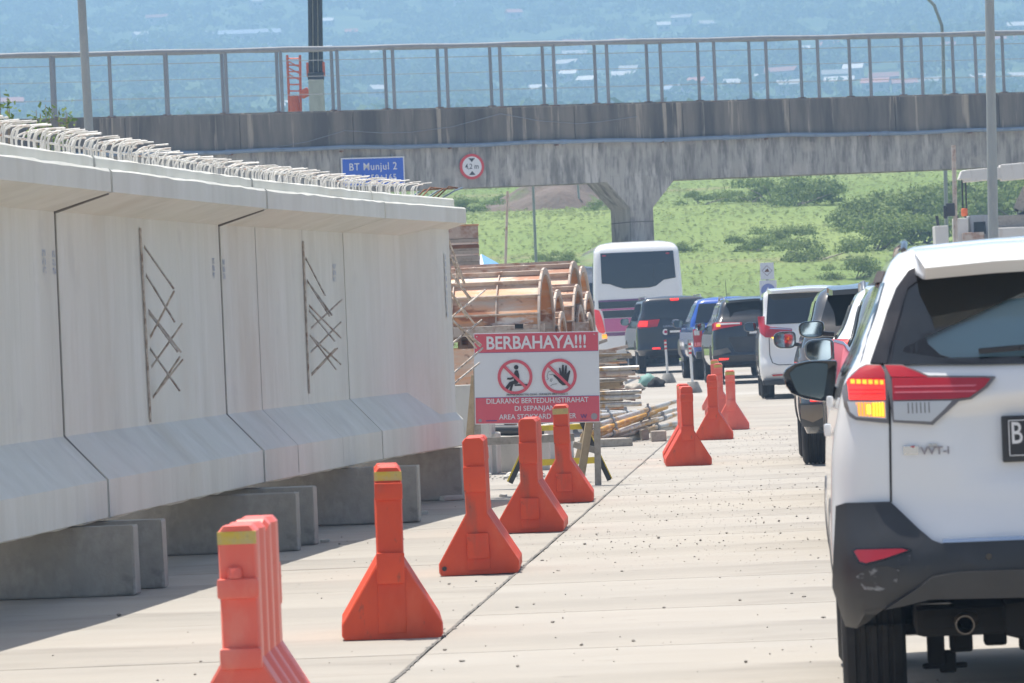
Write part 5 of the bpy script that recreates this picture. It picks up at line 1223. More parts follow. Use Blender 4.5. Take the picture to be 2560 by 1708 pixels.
# piling rig beyond the overpass
RDp = 176.0
def R3(px, py, d=RDp): return P(px, py, d)
base = R3(788, 285); rg = Vector((base.x, RDp, float(terr(base.x, RDp))))
rig = thing('piling_rig', 'piling rig with dark leader, pale pile and orange ladder mast beyond the overpass', 'piling rig', rg)
def rl(px, py, dy=0): q = R3(px, py, RDp+dy); return q-rg
top = rl(787, -60); kn = rl(790, 190)
for dx in (-.17, 0, .17):
    MB().tube([top+Vector((dx, 0, 0)), kn+Vector((dx, 0, 0))], .082, 8).build('leader_tube', 'black_paint', rig, smooth=60)
for dx in (-.085, .085):
    MB().tube([top+Vector((dx, -.075, 0)), kn+Vector((dx, -.075, 0))], .022, 6).build('guide_rail', 'timber_grey', rig, smooth=60)
MB().box(kn+Vector((0, 0, -.02)), (.56, .4, .28)).build('clamp', 'black_paint', rig, bevel=.05)
for dx in (-.28, .28): MB().box(kn+Vector((dx, 0, .22)), (.08, .2, .5)).build('guide', 'orange_steel', rig, bevel=.02)
pt, pb = rl(790, 200), rl(791, 300); pb = Vector((pb.x, pb.y, 0))
MB().bx(pt.x-.26, pt.x+.26, -.26, .26, 0, pt.z).build('pile', 'concrete_pale', rig, bevel=.02)
l0, l1, l2, l3 = rl(718, 138), rl(750, 138), rl(724, 285), rl(752, 285)
for aa, bb in ((l0, l2), (l1, l3)):
    dn = bb + (bb-aa)*((0-bb.z)/(bb.z-aa.z)) if True else bb
    MB().tube([aa, dn], .05, 6).build('mast_chord', 'orange_steel', rig, smooth=60)
for i in range(9):
    f = .06+i*.11; MB().tube([l0.lerp(l2, f), l1.lerp(l3, f)], .028, 6).build('mast_rung', 'orange_steel', rig, smooth=60)
for i in range(3):
    f = .1+i*.11; MB().tube([l0.lerp(l2, f), l1.lerp(l3, f+.11)], .022, 6).build('mast_lacing', 'orange_steel', rig, smooth=60)
MB().tube([rl(735, 240), Vector((rl(735, 240).x, 0, 0))], .17, 12).build('hydraulic_ram', 'orange_steel', rig, smooth=60)
MB().beam(rl(752, 238), rl(773, 228), .3, .3).build('link_arm', 'orange_steel', rig, bevel=.05)
MB().bx(-2.6, 1.4, -.8, 3.0, .45, 1.6).build('carrier', 'orange_steel', rig, bevel=.1)
for dx in (-2.2, .7): MB().bx(dx, dx+.7, -1.2, 3.3, 0, .7).build('track', 'black_paint', rig, bevel=.25)

# ------------------------------------------------------------------ half-round steel moulds, stacked
def mould(pr, length, r_, yaw, label, ribs=6, span=1.0, mat='rust_plate'):
    """arch with axis across the view; pr: top of its right end"""
    t = thing('steel_mould', label, 'steel mould', (pr.x, pr.y, pr.z-r_), yaw, 'rusty half-round steel moulds stacked beyond the girder')
    n = 10; ang = [math.pi*(.5+.5*span)-math.pi*span*i/n for i in range(n+1)]
    for i in range(n):        # curved plates between the lengthwise stiffeners
        a0, a1 = ang[i], ang[i+1]; q = []
        for x in (-length, 0):
            for a_ in (a0, a1):
                for rr_ in (r_, r_-.012): q.append((x, rr_*math.cos(a_), rr_*math.sin(a_)))
        MB().add(q, [(0, 2, 6, 4), (1, 5, 7, 3), (0, 1, 3, 2), (4, 6, 7, 5), (0, 4, 5, 1), (2, 3, 7, 6)]).build('shell_plate', mat if i != 9 else 'rust_grey', t)
        a_ = a1; m = MB()
        c1, s1 = math.cos(a_), math.sin(a_)
        m.beam((-length, (r_+.03)*c1, (r_+.03)*s1), (0, (r_+.03)*c1, (r_+.03)*s1), .062, .016, (0, -s1, c1)); m.build('stiffener', 'rust_flange', t)
    def arc(x0, x1, ro, ri, nm, mt):
        m = MB(); k = 22; rings = []
        for i in range(k+1):
            a_ = math.pi*i/k; c1, s1 = math.cos(a_), math.sin(a_)
            rings.append([(x0, ro*c1, ro*s1), (x1, ro*c1, ro*s1), (x1, ri*c1, ri*s1), (x0, ri*c1, ri*s1)])
        m.loft(rings).build(nm, mt, t, smooth=35)
    arc(-.03, .0, r_+.055, r_-.035, 'end_flange', 'rust_flange'); arc(-length, -length+.03, r_+.055, r_-.035, 'end_flange', 'rust_flange')
    for i in range(1, ribs):
        x = -length*i/ribs; arc(x-.008, x+.008, r_+.032, r_, 'rib', 'rust_flange')
    for sg in (-1, 1): MB().beam((-length, sg*(r_+.03), .03), (0, sg*(r_+.03), .03), .12, .06).build('foot_rail', 'rust_flange', t)
    for x in (-.28, -.70, -1.12):
        if r_ > .83 and length < 3.8: MB().bx(x-.055, x+.055, -r_-.075, -r_-.02, .075, .135).build('slot_shade_box', 'under_dark', t)  # solid dark boxes painting in the shade of open holes
    return t
MY = rad(-7.5)
for px, py, d, ln, r_, lab in [
    (1364, 679, 70.0, 3.6, .84, 'front rusty steel mould with orange upper plates, behind the danger sign'),
    (1437, 662, 74.0, 4.4, .86, 'rear upper rusty steel mould, longest and highest of the stack'),
    (1459, 674, 76.5, 4.0, .84, 'rusty steel mould whose end arch shows just right of the highest one'),
    (1397, 733, 71.8, 1.6, .62, 'smaller steel mould end right of the front one'),
    (1446, 720, 73.0, 1.8, .70, 'steel mould end arch between the two tall right ones'),
    (1473, 737, 75.5, 2.0, .62, 'rightmost steel mould end arch of the stack'),
    (1407, 788, 71.2, 1.4, .42, 'low small steel mould end arch just above the danger sign'),
    (1452, 771, 73.2, 1.4, .42, 'low small steel mould end arch, second from the right'),
    (1475, 790, 75.0, 1.4, .40, 'low small steel mould end arch at the right post of the danger sign')]:
    mould(P(px, py, d), ln, r_, MY, lab)
# frames the moulds stand on
for d, px0, px1, py, lab in ((70.0, 1000, 1362, 824, 'rusty steel frame under the front mould'), (73.5, 1050, 1472, 822, 'rusty steel frame under the rear moulds')):
    p0, p1 = P(px0, py, d), P(px1, py-8, d-.3)
    t = thing('storage_rack', lab, 'storage rack', (p0.x, d, 0))
    L_ = p1.x-p0.x; hgt = p0.z
    for dy in (-.8, .85):
        MB().bx(0, L_, dy-.06, dy+.06, hgt-.14, hgt-.005).build('beam', 'rust_flange', t, bevel=.01)
        for i in range(5): MB().bx(L_*i/4-.06 if i else .0, L_*i/4+.06, dy-.055, dy+.055, 0, hgt-.14).build('leg', 'rust_dark', t)
    MB().bx(0, L_, -.75, .75, hgt*.35, hgt*.35+.06).build('shelf', 'rust_plate', t)
    MB().bx(0.05, L_-.05, -.87, -.85, .35, hgt-.3).build('side_plate', 'rust_plate', t)
# stack of formwork panels behind the girder end
q = P(1150, 582, 80.0); base_z = 0
zz = P(1150, 660, 80.0).z-.15
stand = thing('storage_rack', 'rusty stand under the square panels behind the girder end', 'storage rack', (q.x, 80.0, 0))
MB().bx(-.36, .33, -.3, .3, zz-.1, zz-.004).build('beam', 'rust_dark', stand)
for x in (-.25, .22):
    for y in (-.25, .25): MB().bx(x-.04, x+.04, y-.04, y+.04, 0, zz-.1).build('leg', 'rust_dark', stand)
for i in range(6):
    h_ = .085; o = thing('shuttering_tray', ['pale dirty formwork panel, bottom of the square stack', 'dirty formwork panel second from the bottom of the square stack', 'dirty formwork panel third from the bottom of the square stack', 'formwork panel fourth from the bottom of the square stack', 'dark rusty formwork panel below the top ones of the square stack', 'rust coloured panel second from the top of the square stack'][i], 'formwork panel', (q.x, 80.0, zz+i*(h_+.004)), RD.uniform(-.05, .05))
    MB().bx(-.34, .28, -.25, .25, 0, .03).build('skin', 'rust_plate' if i % 2 else 'timber_grey', o); MB().bx(-.345, .285, -.255, .255, .031, h_).build('rim', 'rust_dark' if i == 4 else 'timber_grey', o)
o = thing('formwork_box', 'terracotta rusty steel box on top of the square stack behind the girder end', 'steel box', (q.x, 80.0, zz+6*.089), .03)
MB().bx(-.33, .28, -.24, .24, 0, .20).build('body', 'rust_flange', o, bevel=.01); MB().bx(-.34, .29, -.25, .25, .201, .225).build('lid', 'rust_plate', o)
# white and blue tarpaulin
q = P(1213, 665, 88.0); t = thing('tarpaulin_tent', 'small white and blue tarpaulin peak behind the moulds', 'tent', (q.x, 88.0, 0))
hb = q.z; hp = P(1205, 634, 88.0).z
for nm, mt, pts in (('white_sheet', 'tarp_white', [(-.30, 0, hb-.1), (-.06, .3, hp), (.0, .0, hb-.1)]), ('blue_sheet', 'tarp_blue', [(.0, .0, hb-.1), (-.06, .3, hp), (.32, .1, hb-.02)]),
                    ('white_sheet', 'tarp_white', [(-.30, 0, hb-.1), (-.06, .3, hp), (-.3, .7, hb-.1)]), ('blue_sheet', 'tarp_blue', [(.32, .1, hb-.02), (-.06, .3, hp), (.3, .7, hb-.1)])):
    m = MB().add(pts + [(a_, b2, 0) for a_, b2, c2 in (pts[0], pts[2])], [(0, 1, 2), (0, 2, 4, 3)])
    m.build(nm, mt, t)
# ------------------------------------------------------------------ stacked plates and timber right of the sign
SX, SDp = P(1530, 950, 80.0), 80.0
zs_ = 0.0
cols = ['timber_grey', 'timber', 'rust_flange', 'timber_grey', 'rust_plate', 'rust_dark', 'timber', 'timber_grey', 'rust_flange', 'timber', 'timber_grey', 'rust_plate', 'timber_grey', 'rust_flange']
where = ['at the bottom', 'second from the bottom', 'third from the bottom', 'fourth from the bottom', 'fifth from the bottom', 'sixth from the bottom', 'just below the middle', 'just above the middle', 'sixth from the top', 'fifth from the top', 'fourth from the top', 'third from the top', 'second from the top', 'on top']
z = .02 + road_z(80)
for i in range(14):
    h_ = RD.choice([.05, .07, .09, .11]); xr = P(1545+[38, 20, 34, 12, 40, 6, 14, 20, 26, 40, 10, 22, 34, -4][i], 1000, 80).x
    o = thing('scrap_board', f'weathered board or plate {where[i]} of the pile right of the danger sign', 'building panel', (xr, 80.0, z), RD.uniform(-.10, .10))
    o.rotation_euler = (0, RD.uniform(-.012, .012), RD.uniform(-.1, .1))
    MB().bx(-1.5, 0, -.35, .35, 0, h_*.45).build('sheet', cols[i], o, bevel=.006, seg=1)
    for y in (-.33, 0, .33): MB().bx(-1.48, -.02, y-.03, y+.03, h_*.45+.001, h_-.012).build('batten', cols[(i+3) % 14], o)
    z += h_+.004
for i, (pa, pb, mt, lab) in enumerate([((1487, 884), (1570, 866), 'rust_flange', 'rusty angle bar slanting up on top of the board pile'), ((1485, 862), (1518, 850), 'timber_grey', 'short grey plank leaning on the board pile'), ((1490, 905), (1555, 890), 'timber_grey', 'grey plank lying across the upper boards')]):
    p0, p1 = P(*pa, 79.4), P(*pb, 79.4); o = thing('loose_plank', lab, 'plank', p0)
    MB().beam((0, 0, 0), p1-p0, .07, .05).build('bar', mt, o, bevel=.006)
for i in range(9):
    px = RD.uniform(1545, 1612); py = RD.uniform(930, 1012); dd_ = RD.uniform(82, 92)
    p0 = P(px, py, dd_); p0.z = max(road_z(dd_)+.05, p0.z)
    o = thing('loose_plank', ['short pale plank', 'dark wet plank', 'brown offcut', 'grey lath', 'thin rusty strip', 'broken board', 'split timber', 'narrow batten', 'bent strip'][i] + ' spilled at the right end of the board pile', 'plank', p0)
    MB().beam((0, 0, 0), (RD.uniform(-.7, -.3), RD.uniform(-.3, .3), RD.uniform(-.08, .10)), RD.uniform(.06, .14), RD.uniform(.02, .05)).build('board', RD.choice(['timber', 'timber_grey', 'rust_flange', 'rust_dark']), o, bevel=.004)
# short tube ends poking out of the pile
for i, (px, py, mt) in enumerate([(1598, 919, 'pipe_steel'), (1588, 933, 'rust_flange'), (1604, 979, 'pipe_steel'), (1602, 992, 'pipe_steel'), (1604, 1010, 'pipe_steel')]):
    p = P(px, py, 78.5); o = thing('steel_tube', ['pale tube end highest on the right of the board pile', 'rusty tube end just under the highest pale one', 'pale tube end in the middle of the board pile', 'pale tube end below the middle one of the board pile', 'lowest pale tube end of the board pile'][i], 'steel tube', p)
    MB().tube([(-1.4, .15, 0), (0, 0, 0)], .035, 10).build('tube', mt, o, smooth=60)
# props and pipes in front
pipes = [((1500, 1060), (1690, 1003), 'pipe_steel'), ((1500, 1075), (1666, 1018), 'pipe_yellow'), ((1500, 1086), (1640, 1030), 'pipe_yellow'), ((1500, 1092), (1696, 1034), 'pipe_steel'), ((1500, 1040), (1600, 1028), 'pipe_steel'),
         ((1500, 1100), (1650, 1050), 'pipe_yellow'), ((1505, 1108), (1690, 1058), 'pipe_steel'), ((1500, 1031), (1580, 1032), 'pipe_steel'), ((1530, 1090), (1680, 1040), 'timber_grey'), ((1510, 1098), (1700, 1066), 'pipe_steel'), ((1520, 1070), (1694, 1022), 'pipe_steel')]
pl = ['uppermost pale', 'long ochre', 'shorter ochre', 'second pale', 'flat-lying pale', 'lowest ochre', 'lower pale', 'rearmost pale', 'grey wooden', 'lowest pale', 'third pale']
for i, (pa, pb, mt) in enumerate(pipes):
    d0, d1 = 63.5+.12*i, 66.5+.12*i
    p0, p1 = P(*pa, d0), P(*pb, d1); p0.z = max(p0.z, .06); p1.z = max(p1.z, .08)
    o = thing('scaffold_pipe', f'{pl[i]} scaffold pipe of the slanting pile in front of the boards', 'scaffold pipe', p0, group='scaffold pipes piled on timber blocks')
    v = p1-p0
    MB().tube([-v*.25, v], .030, 10).build('tube', mt, o, smooth=60)
    for f in (.15+.05*(i % 3), .62+.06*(i % 4)):
        MB().box(v*f+Vector((0, -.02, .035)), (.03, .03, .09)).build('coupler', 'steel_galv', o, bevel=.005); MB().tube([v*(f-.012), v*(f+.012)], .042, 10).build('collar', 'steel_galv', o, smooth=60)
for i, (px, py, w_, h_, lab) in enumerate([(1648, 1104, .19, .13, 'square timber block under the right of the pipe pile'), (1577, 1099, .13, .09, 'small timber block under the middle of the pipe pile'), (1540, 1117, .42, .10, 'long timber under the near end of the pipe pile'), (1614, 1100, .1, .13, 'dark timber block beside the square one under the pipes')]):
    g = G(px, py); o = thing('timber_block', lab, 'timber block', g, .1*i)
    MB().bx(-w_/2, w_/2, 0, .5, 0, h_).build('block', 'timber_grey' if i != 1 else 'timber', o, bevel=.008, jitter=.003)
# delineator posts on concrete feet
for i, (pt_, pb_, gx, lab) in enumerate([((1663, 850), (1670, 948), (1668, 972), 'thin white delineator post with red bands before the black off-roader'), ((1724, 858), (1732, 965), (1742, 1000), 'thin white delineator post with red bands before the blue pickup')]):
    d = (112.0, 98.0)[i]; b0 = P(*pb_, d); tp = P(*pt_, d); gz = road_z(d)
    o = thing('delineator_post', lab, 'delineator post', (b0.x, d, gz), group='white delineator posts'); v = Vector((tp.x-b0.x, 0, tp.z-gz))
    f0 = .20/v.z
    MB().tube([v*f0, v*.78], .026, 10).build('tube', 'white_plastic', o, smooth=60)
    for j in range(5): MB().tube([v*(.78+.044*j), v*(.78+.044*(j+1))], .027, 10).build('band', 'red_tape' if j % 2 == 0 else 'white_plastic', o, smooth=60)
    MB().lathe([(.001, .215), (.10, .21), (.18, .02), (.18, 0)], 16).build('foot', 'concrete_block', o, smooth=40)
# sacks and scraps near the delineators
def lump(px, py, d, w_, h_, mat, label, cat):
    p = P(px, py, d); z0 = road_z(d)
    bm = bmesh.new(); bmesh.ops.create_icosphere(bm, subdivisions=3, radius=1)
    for v in bm.verts:
        nn = v.co.normalized(); k = 1+.16*math.sin(nn.x*5+px)*math.cos(nn.z*4+py)+.10*math.sin(nn.y*9+nn.x*7+px*.3)
        v.co = Vector((nn.x*w_/2*k, nn.y*w_/2*k, max(0, nn.z*h_*k*.75+h_*.25)))
    me = bpy.data.meshes.new('sack'); bm.to_mesh(me); bm.free(); finish(me, 180)
    o = link('sack', me, None, mat); o.location = (p.x, d, z0); tag(o, label, cat)
lump(1618, 960, 108.0, .42, .26, 'tarp_green', 'green tarpaulin bundle on the road by the left delineator post', 'bundle')
lump(1642, 965, 107.0, .36, .20, 'under_dark', 'dark sack between the green bundle and the delineator foot', 'sack')
lump(1586, 968, 104.0, .40, .14, 'timber_grey', 'pale brown sack at the right end of the board pile', 'sack')
p0, p1 = P(1562, 958, 103.0), P(1598, 942, 103.0); p0.z = max(p0.z, road_z(103)+.1)
o = thing('grey_board', 'dark grey board leaning behind the pale brown sack', 'board', p0); MB().beam((0, 0, 0), p1-p0, .5, .05).build('board', 'crane_grey', o, bevel=.005)
# roadside guide signs beyond the van
d = 122.0; p = P(1918, 692, d); gz = road_z(d)
o = thing('guide_sign', 'stacked white roadside signs with a diamond and a blue disc beyond the white people carrier', 'sign', (p.x, d, gz), rad(4))
zt_ = P(1918, 657, d).z-gz; z1_ = P(1918, 701, d).z-gz; z2_ = P(1918, 760, d).z-gz
MB().bx(-.16, .17, 0, .02, z1_+.02, zt_).build('upper_panel', 'sign_white', o, bevel=.004)
MB().bx(-.19, .22, 0, .02, z2_-.3, z1_).build('lower_panel', 'sign_white', o, bevel=.004)
c = (zt_+z1_)/2+.02
MB().prism([(0, c-.13), (.13, c), (0, c+.13), (-.13, c)], -.004, .001, 'y').build('diamond', 'sign_grey', o)
MB().prism([(0, c-.11), (.11, c), (0, c+.11), (-.11, c)], -.008, -.003, 'y').build('diamond_face', 'sign_white', o)
MB().prism([(-.06, c-.03), (.06, c-.03), (.02, c+.05), (-.03, c+.02)], -.012, -.007, 'y').build('symbol', 'rust_dark', o)
MB().disc([(.17, -.004), (.17, .001)], 26, 'y', (.01, 0, z1_-.25)).build('blue_disc', 'sign_pale_blue', o)
MB().prism([(.01, z1_-.16), (.06, z1_-.25), (.01, z1_-.34), (-.05, z1_-.25)], -.008, -.003, 'y').build('symbol', 'plate_white', o)
MB().bx(-.03, .03, .02, .06, 0, zt_-.05).build('post', 'steel_galv', o)
# ------------------------------------------------------------------ truck crane at the right
CD = 126.0; ck = CD/FPX
cb = P(2440, 590, CD); crane = thing('truck_crane', 'white truck crane with level boom and hanging orange hook, behind the large white SUV', 'crane', (cb.x, CD, road_z(CD)))
def cl(px, py, dy=0.): q = P(px, py, CD); return Vector((q.x-cb.x, dy, q.z-road_z(CD)))
def cbx(px0, py0, px1, py1, y0, y1, nm, mt, bev=.02):
    a_, b2 = cl(px0, py0), cl(px1, py1); MB().bx(a_.x, b2.x, y0, y1, min(a_.z, b2.z), max(a_.z, b2.z)).build(nm, mt, crane, bevel=bev)
a_, b2 = cl(2405, 442), cl(2640, 420); MB().beam(a_, b2, .42, .30).build('boom', 'crane_white', crane, bevel=.03)
a2, b3 = cl(2500, 433), cl(2900, 396); MB().beam(a2+Vector((0, 0, -.0)), b3, .55, .40).build('boom_section', 'crane_white', crane, bevel=.03)
MB().prism([(cl(2394, 450).x, cl(2394, 450).z), (cl(2402, 428).x, cl(2402, 428).z), (cl(2426, 424).x, cl(2426, 424).z), (cl(2428, 450).x, cl(2428, 450).z)], -.24, .24, 'y').build('boom_head', 'crane_white', crane, bevel=.03)
for px in (2405, 2414): MB().tube([cl(px, 450), cl(px+2, 524)], .022, 6).build('hoist_rope', 'black_paint', crane, smooth=60)
h_ = cl(2411, 531); MB().box(h_, (.16, .14, .2)).build('hook_block', 'hook_orange', crane, bevel=.05); MB().tube([h_+Vector((0, 0, -.1)), h_+Vector((.07, 0, -.18)), h_+Vector((0, 0, -.26)), h_+Vector((-.06, 0, -.2))], .022, 6).build('hook', 'black_paint', crane, smooth=60)
cbx(2334, 566, 2370, 640, -.4, .4, 'outrigger_box', 'crane_white'); cbx(2384, 547, 2421, 640, -.3, .5, 'outrigger_box', 'crane_white')
cbx(2422, 539, 2472, 640, -.2, 1.2, 'cab', 'crane_grey', .04); cbx(2432, 556, 2463, 585, -.215, -.19, 'cab_window', 'glass_dark', .004)
cbx(2402, 583, 2458, 640, -.5, .9, 'deck_locker', 'rust_flange'); cbx(2485, 540, 2700, 572, -.3, 1.3, 'engine_cover', 'timber_grey', .03); cbx(2470, 572, 2760, 640, -.6, 1.6, 'carrier_deck', 'crane_white', .03)
for px in (2350, 2400): MB().tube([cl(px-8, 540), cl(px-4, 572)], .04, 6).build('lever', 'black_paint', crane)
MB().beam(cl(2545, 525), cl(2570, 470), .12, .25).build('lift_cylinder', 'timber_grey', crane, bevel=.02); MB().beam(cl(2540, 528), cl(2563, 473), .10, .10).build('cylinder_edge', 'black_paint', crane)
MB().lathe([(.001, -.1), (.32, -.1), (.32, .1), (.001, .1)], 18, 'y', cl(2566, 560)).build('winch_drum', 'black_paint', crane)
MB().bx(cl(2340, 600).x, cl(2760, 600).x, -.5, 1.5, .75, 1.2).build('chassis', 'crane_grey', crane)
for px in (2380, 2440, 2640, 2700):
    for y in (-.45, 1.45): MB().disc([(.47, -.14), (.5, -.1), (.5, .1), (.47, .14)], 24, 'y', (cl(px, 600).x, y, .5)).build('wheel', 'tyre', crane, smooth=40)
# ------------------------------------------------------------------ vegetation: leaf quads spread through crowns
def leaf_mat(name, c0, c1, c2):
    m = bpy.data.materials.new(name); m.use_nodes = True; n = m.node_tree.nodes; l = m.node_tree.links; b = n['Principled BSDF']
    g = n.new('ShaderNodeNewGeometry'); r = n.new('ShaderNodeValToRGB'); l.new(g.outputs['Random Per Island'], r.inputs[0])
    e = r.color_ramp.elements; e[0].color = (*c0, 1); e[1].color = (*c2, 1); k = e.new(.5); k.color = (*c1, 1)
    l.new(r.outputs[0], b.inputs['Base Color']); b.inputs['Roughness'].default_value = .7; b.inputs['Specular IOR Level'].default_value = .25
    tr = n.new('ShaderNodeBsdfTranslucent'); l.new(r.outputs[0], tr.inputs['Color'])
    mx = n.new('ShaderNodeMixShader'); mx.inputs[0].default_value = .42; l.new(b.outputs[0], mx.inputs[1]); l.new(tr.outputs[0], mx.inputs[2])
    l.new(mx.outputs[0], n['Material Output'].inputs['Surface']); MATS[name] = m
leaf_mat('leaf_bush', (.16, .225, .075), (.20, .265, .088), (.24, .30, .105))
leaf_mat('leaf_grass', (.145, .195, .06), (.175, .225, .072), (.21, .255, .088))
leaf_mat('leaf_forest', (.022, .05, .02), (.055, .095, .03), (.14, .20, .065))
leaf_mat('leaf_weed', (.10, .17, .05), (.15, .23, .06), (.22, .30, .09))
def quads_mesh(name, C, N, U, W, H, mat):
    """quads centred C, in the plane of U and cross(N,U), size W x H"""
    V = np.cross(N, U); V /= np.linalg.norm(V, axis=1, keepdims=True)+1e-9
    w_, h_ = (W/2)[:, None], (H/2)[:, None]
    P4 = np.stack([C-U*w_-V*h_, C+U*w_-V*h_*.6, C+U*w_*.4+V*h_, C-U*w_*.5+V*h_*.8], 1).reshape(-1, 3)
    k = len(C); me = bpy.data.meshes.new(name); me.vertices.add(4*k); me.vertices.foreach_set('co', P4.astype(np.float32).ravel())
    me.loops.add(4*k); me.loops.foreach_set('vertex_index', np.arange(4*k, dtype=np.int32))
    me.polygons.add(k); me.polygons.foreach_set('loop_start', np.arange(0, 4*k, 4, dtype=np.int32)); me.update(calc_edges=True)
    me.materials.append(MATS[mat]); return me
def rdir(r, n):
    v = r.normal(size=(n, 3)); return v/np.linalg.norm(v, axis=1, keepdims=True)
def crown_quads(r, centers, radii, per, leaf, flat=.8):
    """centers (n,3), radii (n,): leaves on and inside lumpy shells"""
    n = len(centers); K = n*per
    d = rdir(r, K); d[:, 2] = np.abs(d[:, 2])*.9+d[:, 2]*.1
    rr = np.repeat(radii, per)*r.uniform(.55, 1.08, K)
    lob = 1+.22*np.sin(d[:, 0]*5+np.repeat(r.uniform(0, 6, n), per))*np.cos(d[:, 1]*4+d[:, 2]*3+np.repeat(r.uniform(0, 6, n), per))
    C = np.repeat(centers, per, 0)+d*(rr*lob)[:, None]*np.array([1, 1, flat])
    N = d+.7*rdir(r, K); N /= np.linalg.norm(N, axis=1, keepdims=True)
    U = np.cross(N, rdir(r, K)); U /= np.linalg.norm(U, axis=1, keepdims=True)+1e-9
    S = np.repeat(radii, per)*leaf*r.uniform(.6, 1.4, K)
    return C, N, U, S
rg_ = np.random.default_rng(21)
# houses first, so that the wood leaves them free
M('wall_pale', (.38, .37, .35), .9, rnd=.15); M('roof_white', (.30, .30, .30), .6, rnd=.5); M('roof_red', (.30, .12, .085), .8, rnd=.3); M('roof_blue', (.20, .25, .33), .6); M('wall_window', (.05, .06, .07), .3)
hm = {}
def house_meshes(w_, dp, h_, rmat):
    k = (round(w_), rmat)
    if k in hm: return hm[k]
    wall = MB().bx(-w_/2, w_/2, -dp/2, dp/2, -3, h_).mesh('wall', 'wall_pale')
    rf = MB().prism([(-dp/2-.5, h_), (dp/2+.5, h_), (dp/2+.5, h_+.15), (0, h_+dp*.34), (-dp/2-.5, h_+.15)], -w_/2-.4, w_/2+.4, 'x').mesh('roof', rmat)
    wi = MB().bx(-.6, .6, -dp/2-.03, -dp/2+.05, h_*.35, h_*.8).mesh('window', 'wall_window')
    hm[k] = (wall, rf, wi); return hm[k]
HP = [(1302, 172, 'w', 7), (1437, 158, 'w', 14), (1420, 182, 'w', 10), (1374, 222, 'w', 8), (1422, 208, 'w', 9), (1560, 214, 'w', 11), (1572, 198, 'w', 9), (1470, 228, 'w', 8), (1695, 250, 'b', 10), (1738, 234, 'r', 9), (1880, 228, 'w', 10), (1835, 236, 'w', 8),
      (1432, 140, 'r', 12), (1472, 178, 'r', 12), (1545, 136, 'r', 9), (1548, 164, 'r', 10), (1660, 84, 'w', 7), (1705, 66, 'w', 11), (1765, 86, 'w', 8), (1932, 152, 'r', 8), (2011, 146, 'w', 6), (1950, 204, 'r', 16), (1975, 240, 'w', 11), (2074, 120, 'r', 8), (2070, 136, 'r', 11),
      (2068, 168, 'b', 8), (2092, 212, 'w', 12), (2135, 200, 'w', 9), (2100, 232, 'w', 12), (2210, 222, 'r', 13), (2190, 238, 'r', 11), (2262, 236, 'r', 10), (2330, 236, 'w', 9), (2372, 140, 'r', 6), (2510, 124, 'r', 11), (2540, 90, 'w', 9), (2452, 225, 'w', 9), (2546, 220, 'w', 8),
      (205, 98, 'w', 9), (352, 111, 'w', 8), (395, 62, 'r', 14), (150, 66, 'w', 5), (640, 22, 'w', 7), (722, 292, 'w', 5), (822, 74, 'w', 4), (818, 145, 'w', 4), (938, 155, 'w', 7), (1025, 176, 'w', 8), (944, 250, 'w', 4), (1170, 248, 'r', 7), (20, 285, 'r', 14), (1345, 248, 'w', 7), (1150, 15, 'w', 9), (880, 102, 'r', 7), (1285, 60, 'r', 9)]
HPos = []; hm_n = {}
for px, py, c, w_ in HP:
    p = hit(px, py, 420); HPos.append((p.x, p.y))
    kindc = {'w': ('roof_white', 'small far house with pale roof among trees on the hazy hillside', 'white-roofed houses on the hillside'), 'r': ('roof_red', 'small far house with reddish tiled roof on the hazy hillside', 'red-roofed houses on the hillside'), 'b': ('roof_blue', 'small far house with bluish roof on the hazy hillside', 'blue-roofed houses on the hillside')}[c]
    W_ = max(4, w_*.72); wl, rf, wi = house_meshes(W_, 5.0, 2.5, kindc[0])
    t = thing('house', kindc[1], 'house', (p.x, p.y, float(terr(p.x, p.y))+.4), RD.uniform(-.5, .5), kindc[2])
    link('wall', wl, t); link('roof', rf, t)
    for x in (-W_*.25, W_*.25): o = link('window', wi, t); o.location = (x, 0, 0)
p = hit(600, 112, 420); t = thing('warehouse', 'long warehouse with blue-grey roof among the trees on the hillside at upper left', 'warehouse', (p.x, p.y, float(terr(p.x, p.y))), .1); HPos.append((p.x, p.y))
MB().bx(-14, 17, -6, 6, -3, 3.2).build('wall', 'wall_pale', t); MB().prism([(-7, 3.2), (7, 3.2), (7, 3.4), (0, 5.6), (-7, 3.4)], -15, 18, 'x').build('roof', 'roof_blue', t)
for i in range(6): MB().bx(-12+i*4.6, -9.5+i*4.6, -6.05, -5.9, .3, 2.4).build('door', 'wall_window', t)
HPos = np.array(HPos)
# far wood
NT = 9000
yy = 700*(3200/700)**(rg_.random(NT)**.75); xx = rg_.uniform(-1, 1, NT)*(30+.135*yy)
dd = np.full(NT, 1e9)
for hx_, hy_ in HPos:
    fx, fy = xx-hx_, yy-hy_; dd = np.minimum(dd, np.hypot(fx, np.where(fy < 0, fy*.28, fy)))
ok = dd > 10
xx, yy = xx[ok], yy[ok]; rad_ = rg_.uniform(3.0, 6.5, len(xx))*np.interp(yy, [700, 3000], [.8, 1.25])
big = rg_.random(len(xx)) < .05; rad_[big] *= 1.35
C, N, U, S = crown_quads(rg_, np.stack([xx, yy, terr(xx, yy)+rad_*.5], -1), rad_, 60, .34)
fo = tag(link('far_wood', quads_mesh('far_wood', C, N, U, S, S*.8, 'leaf_forest')), 'hazy blue-green wood covering the far hillside', 'wood', kind='stuff')
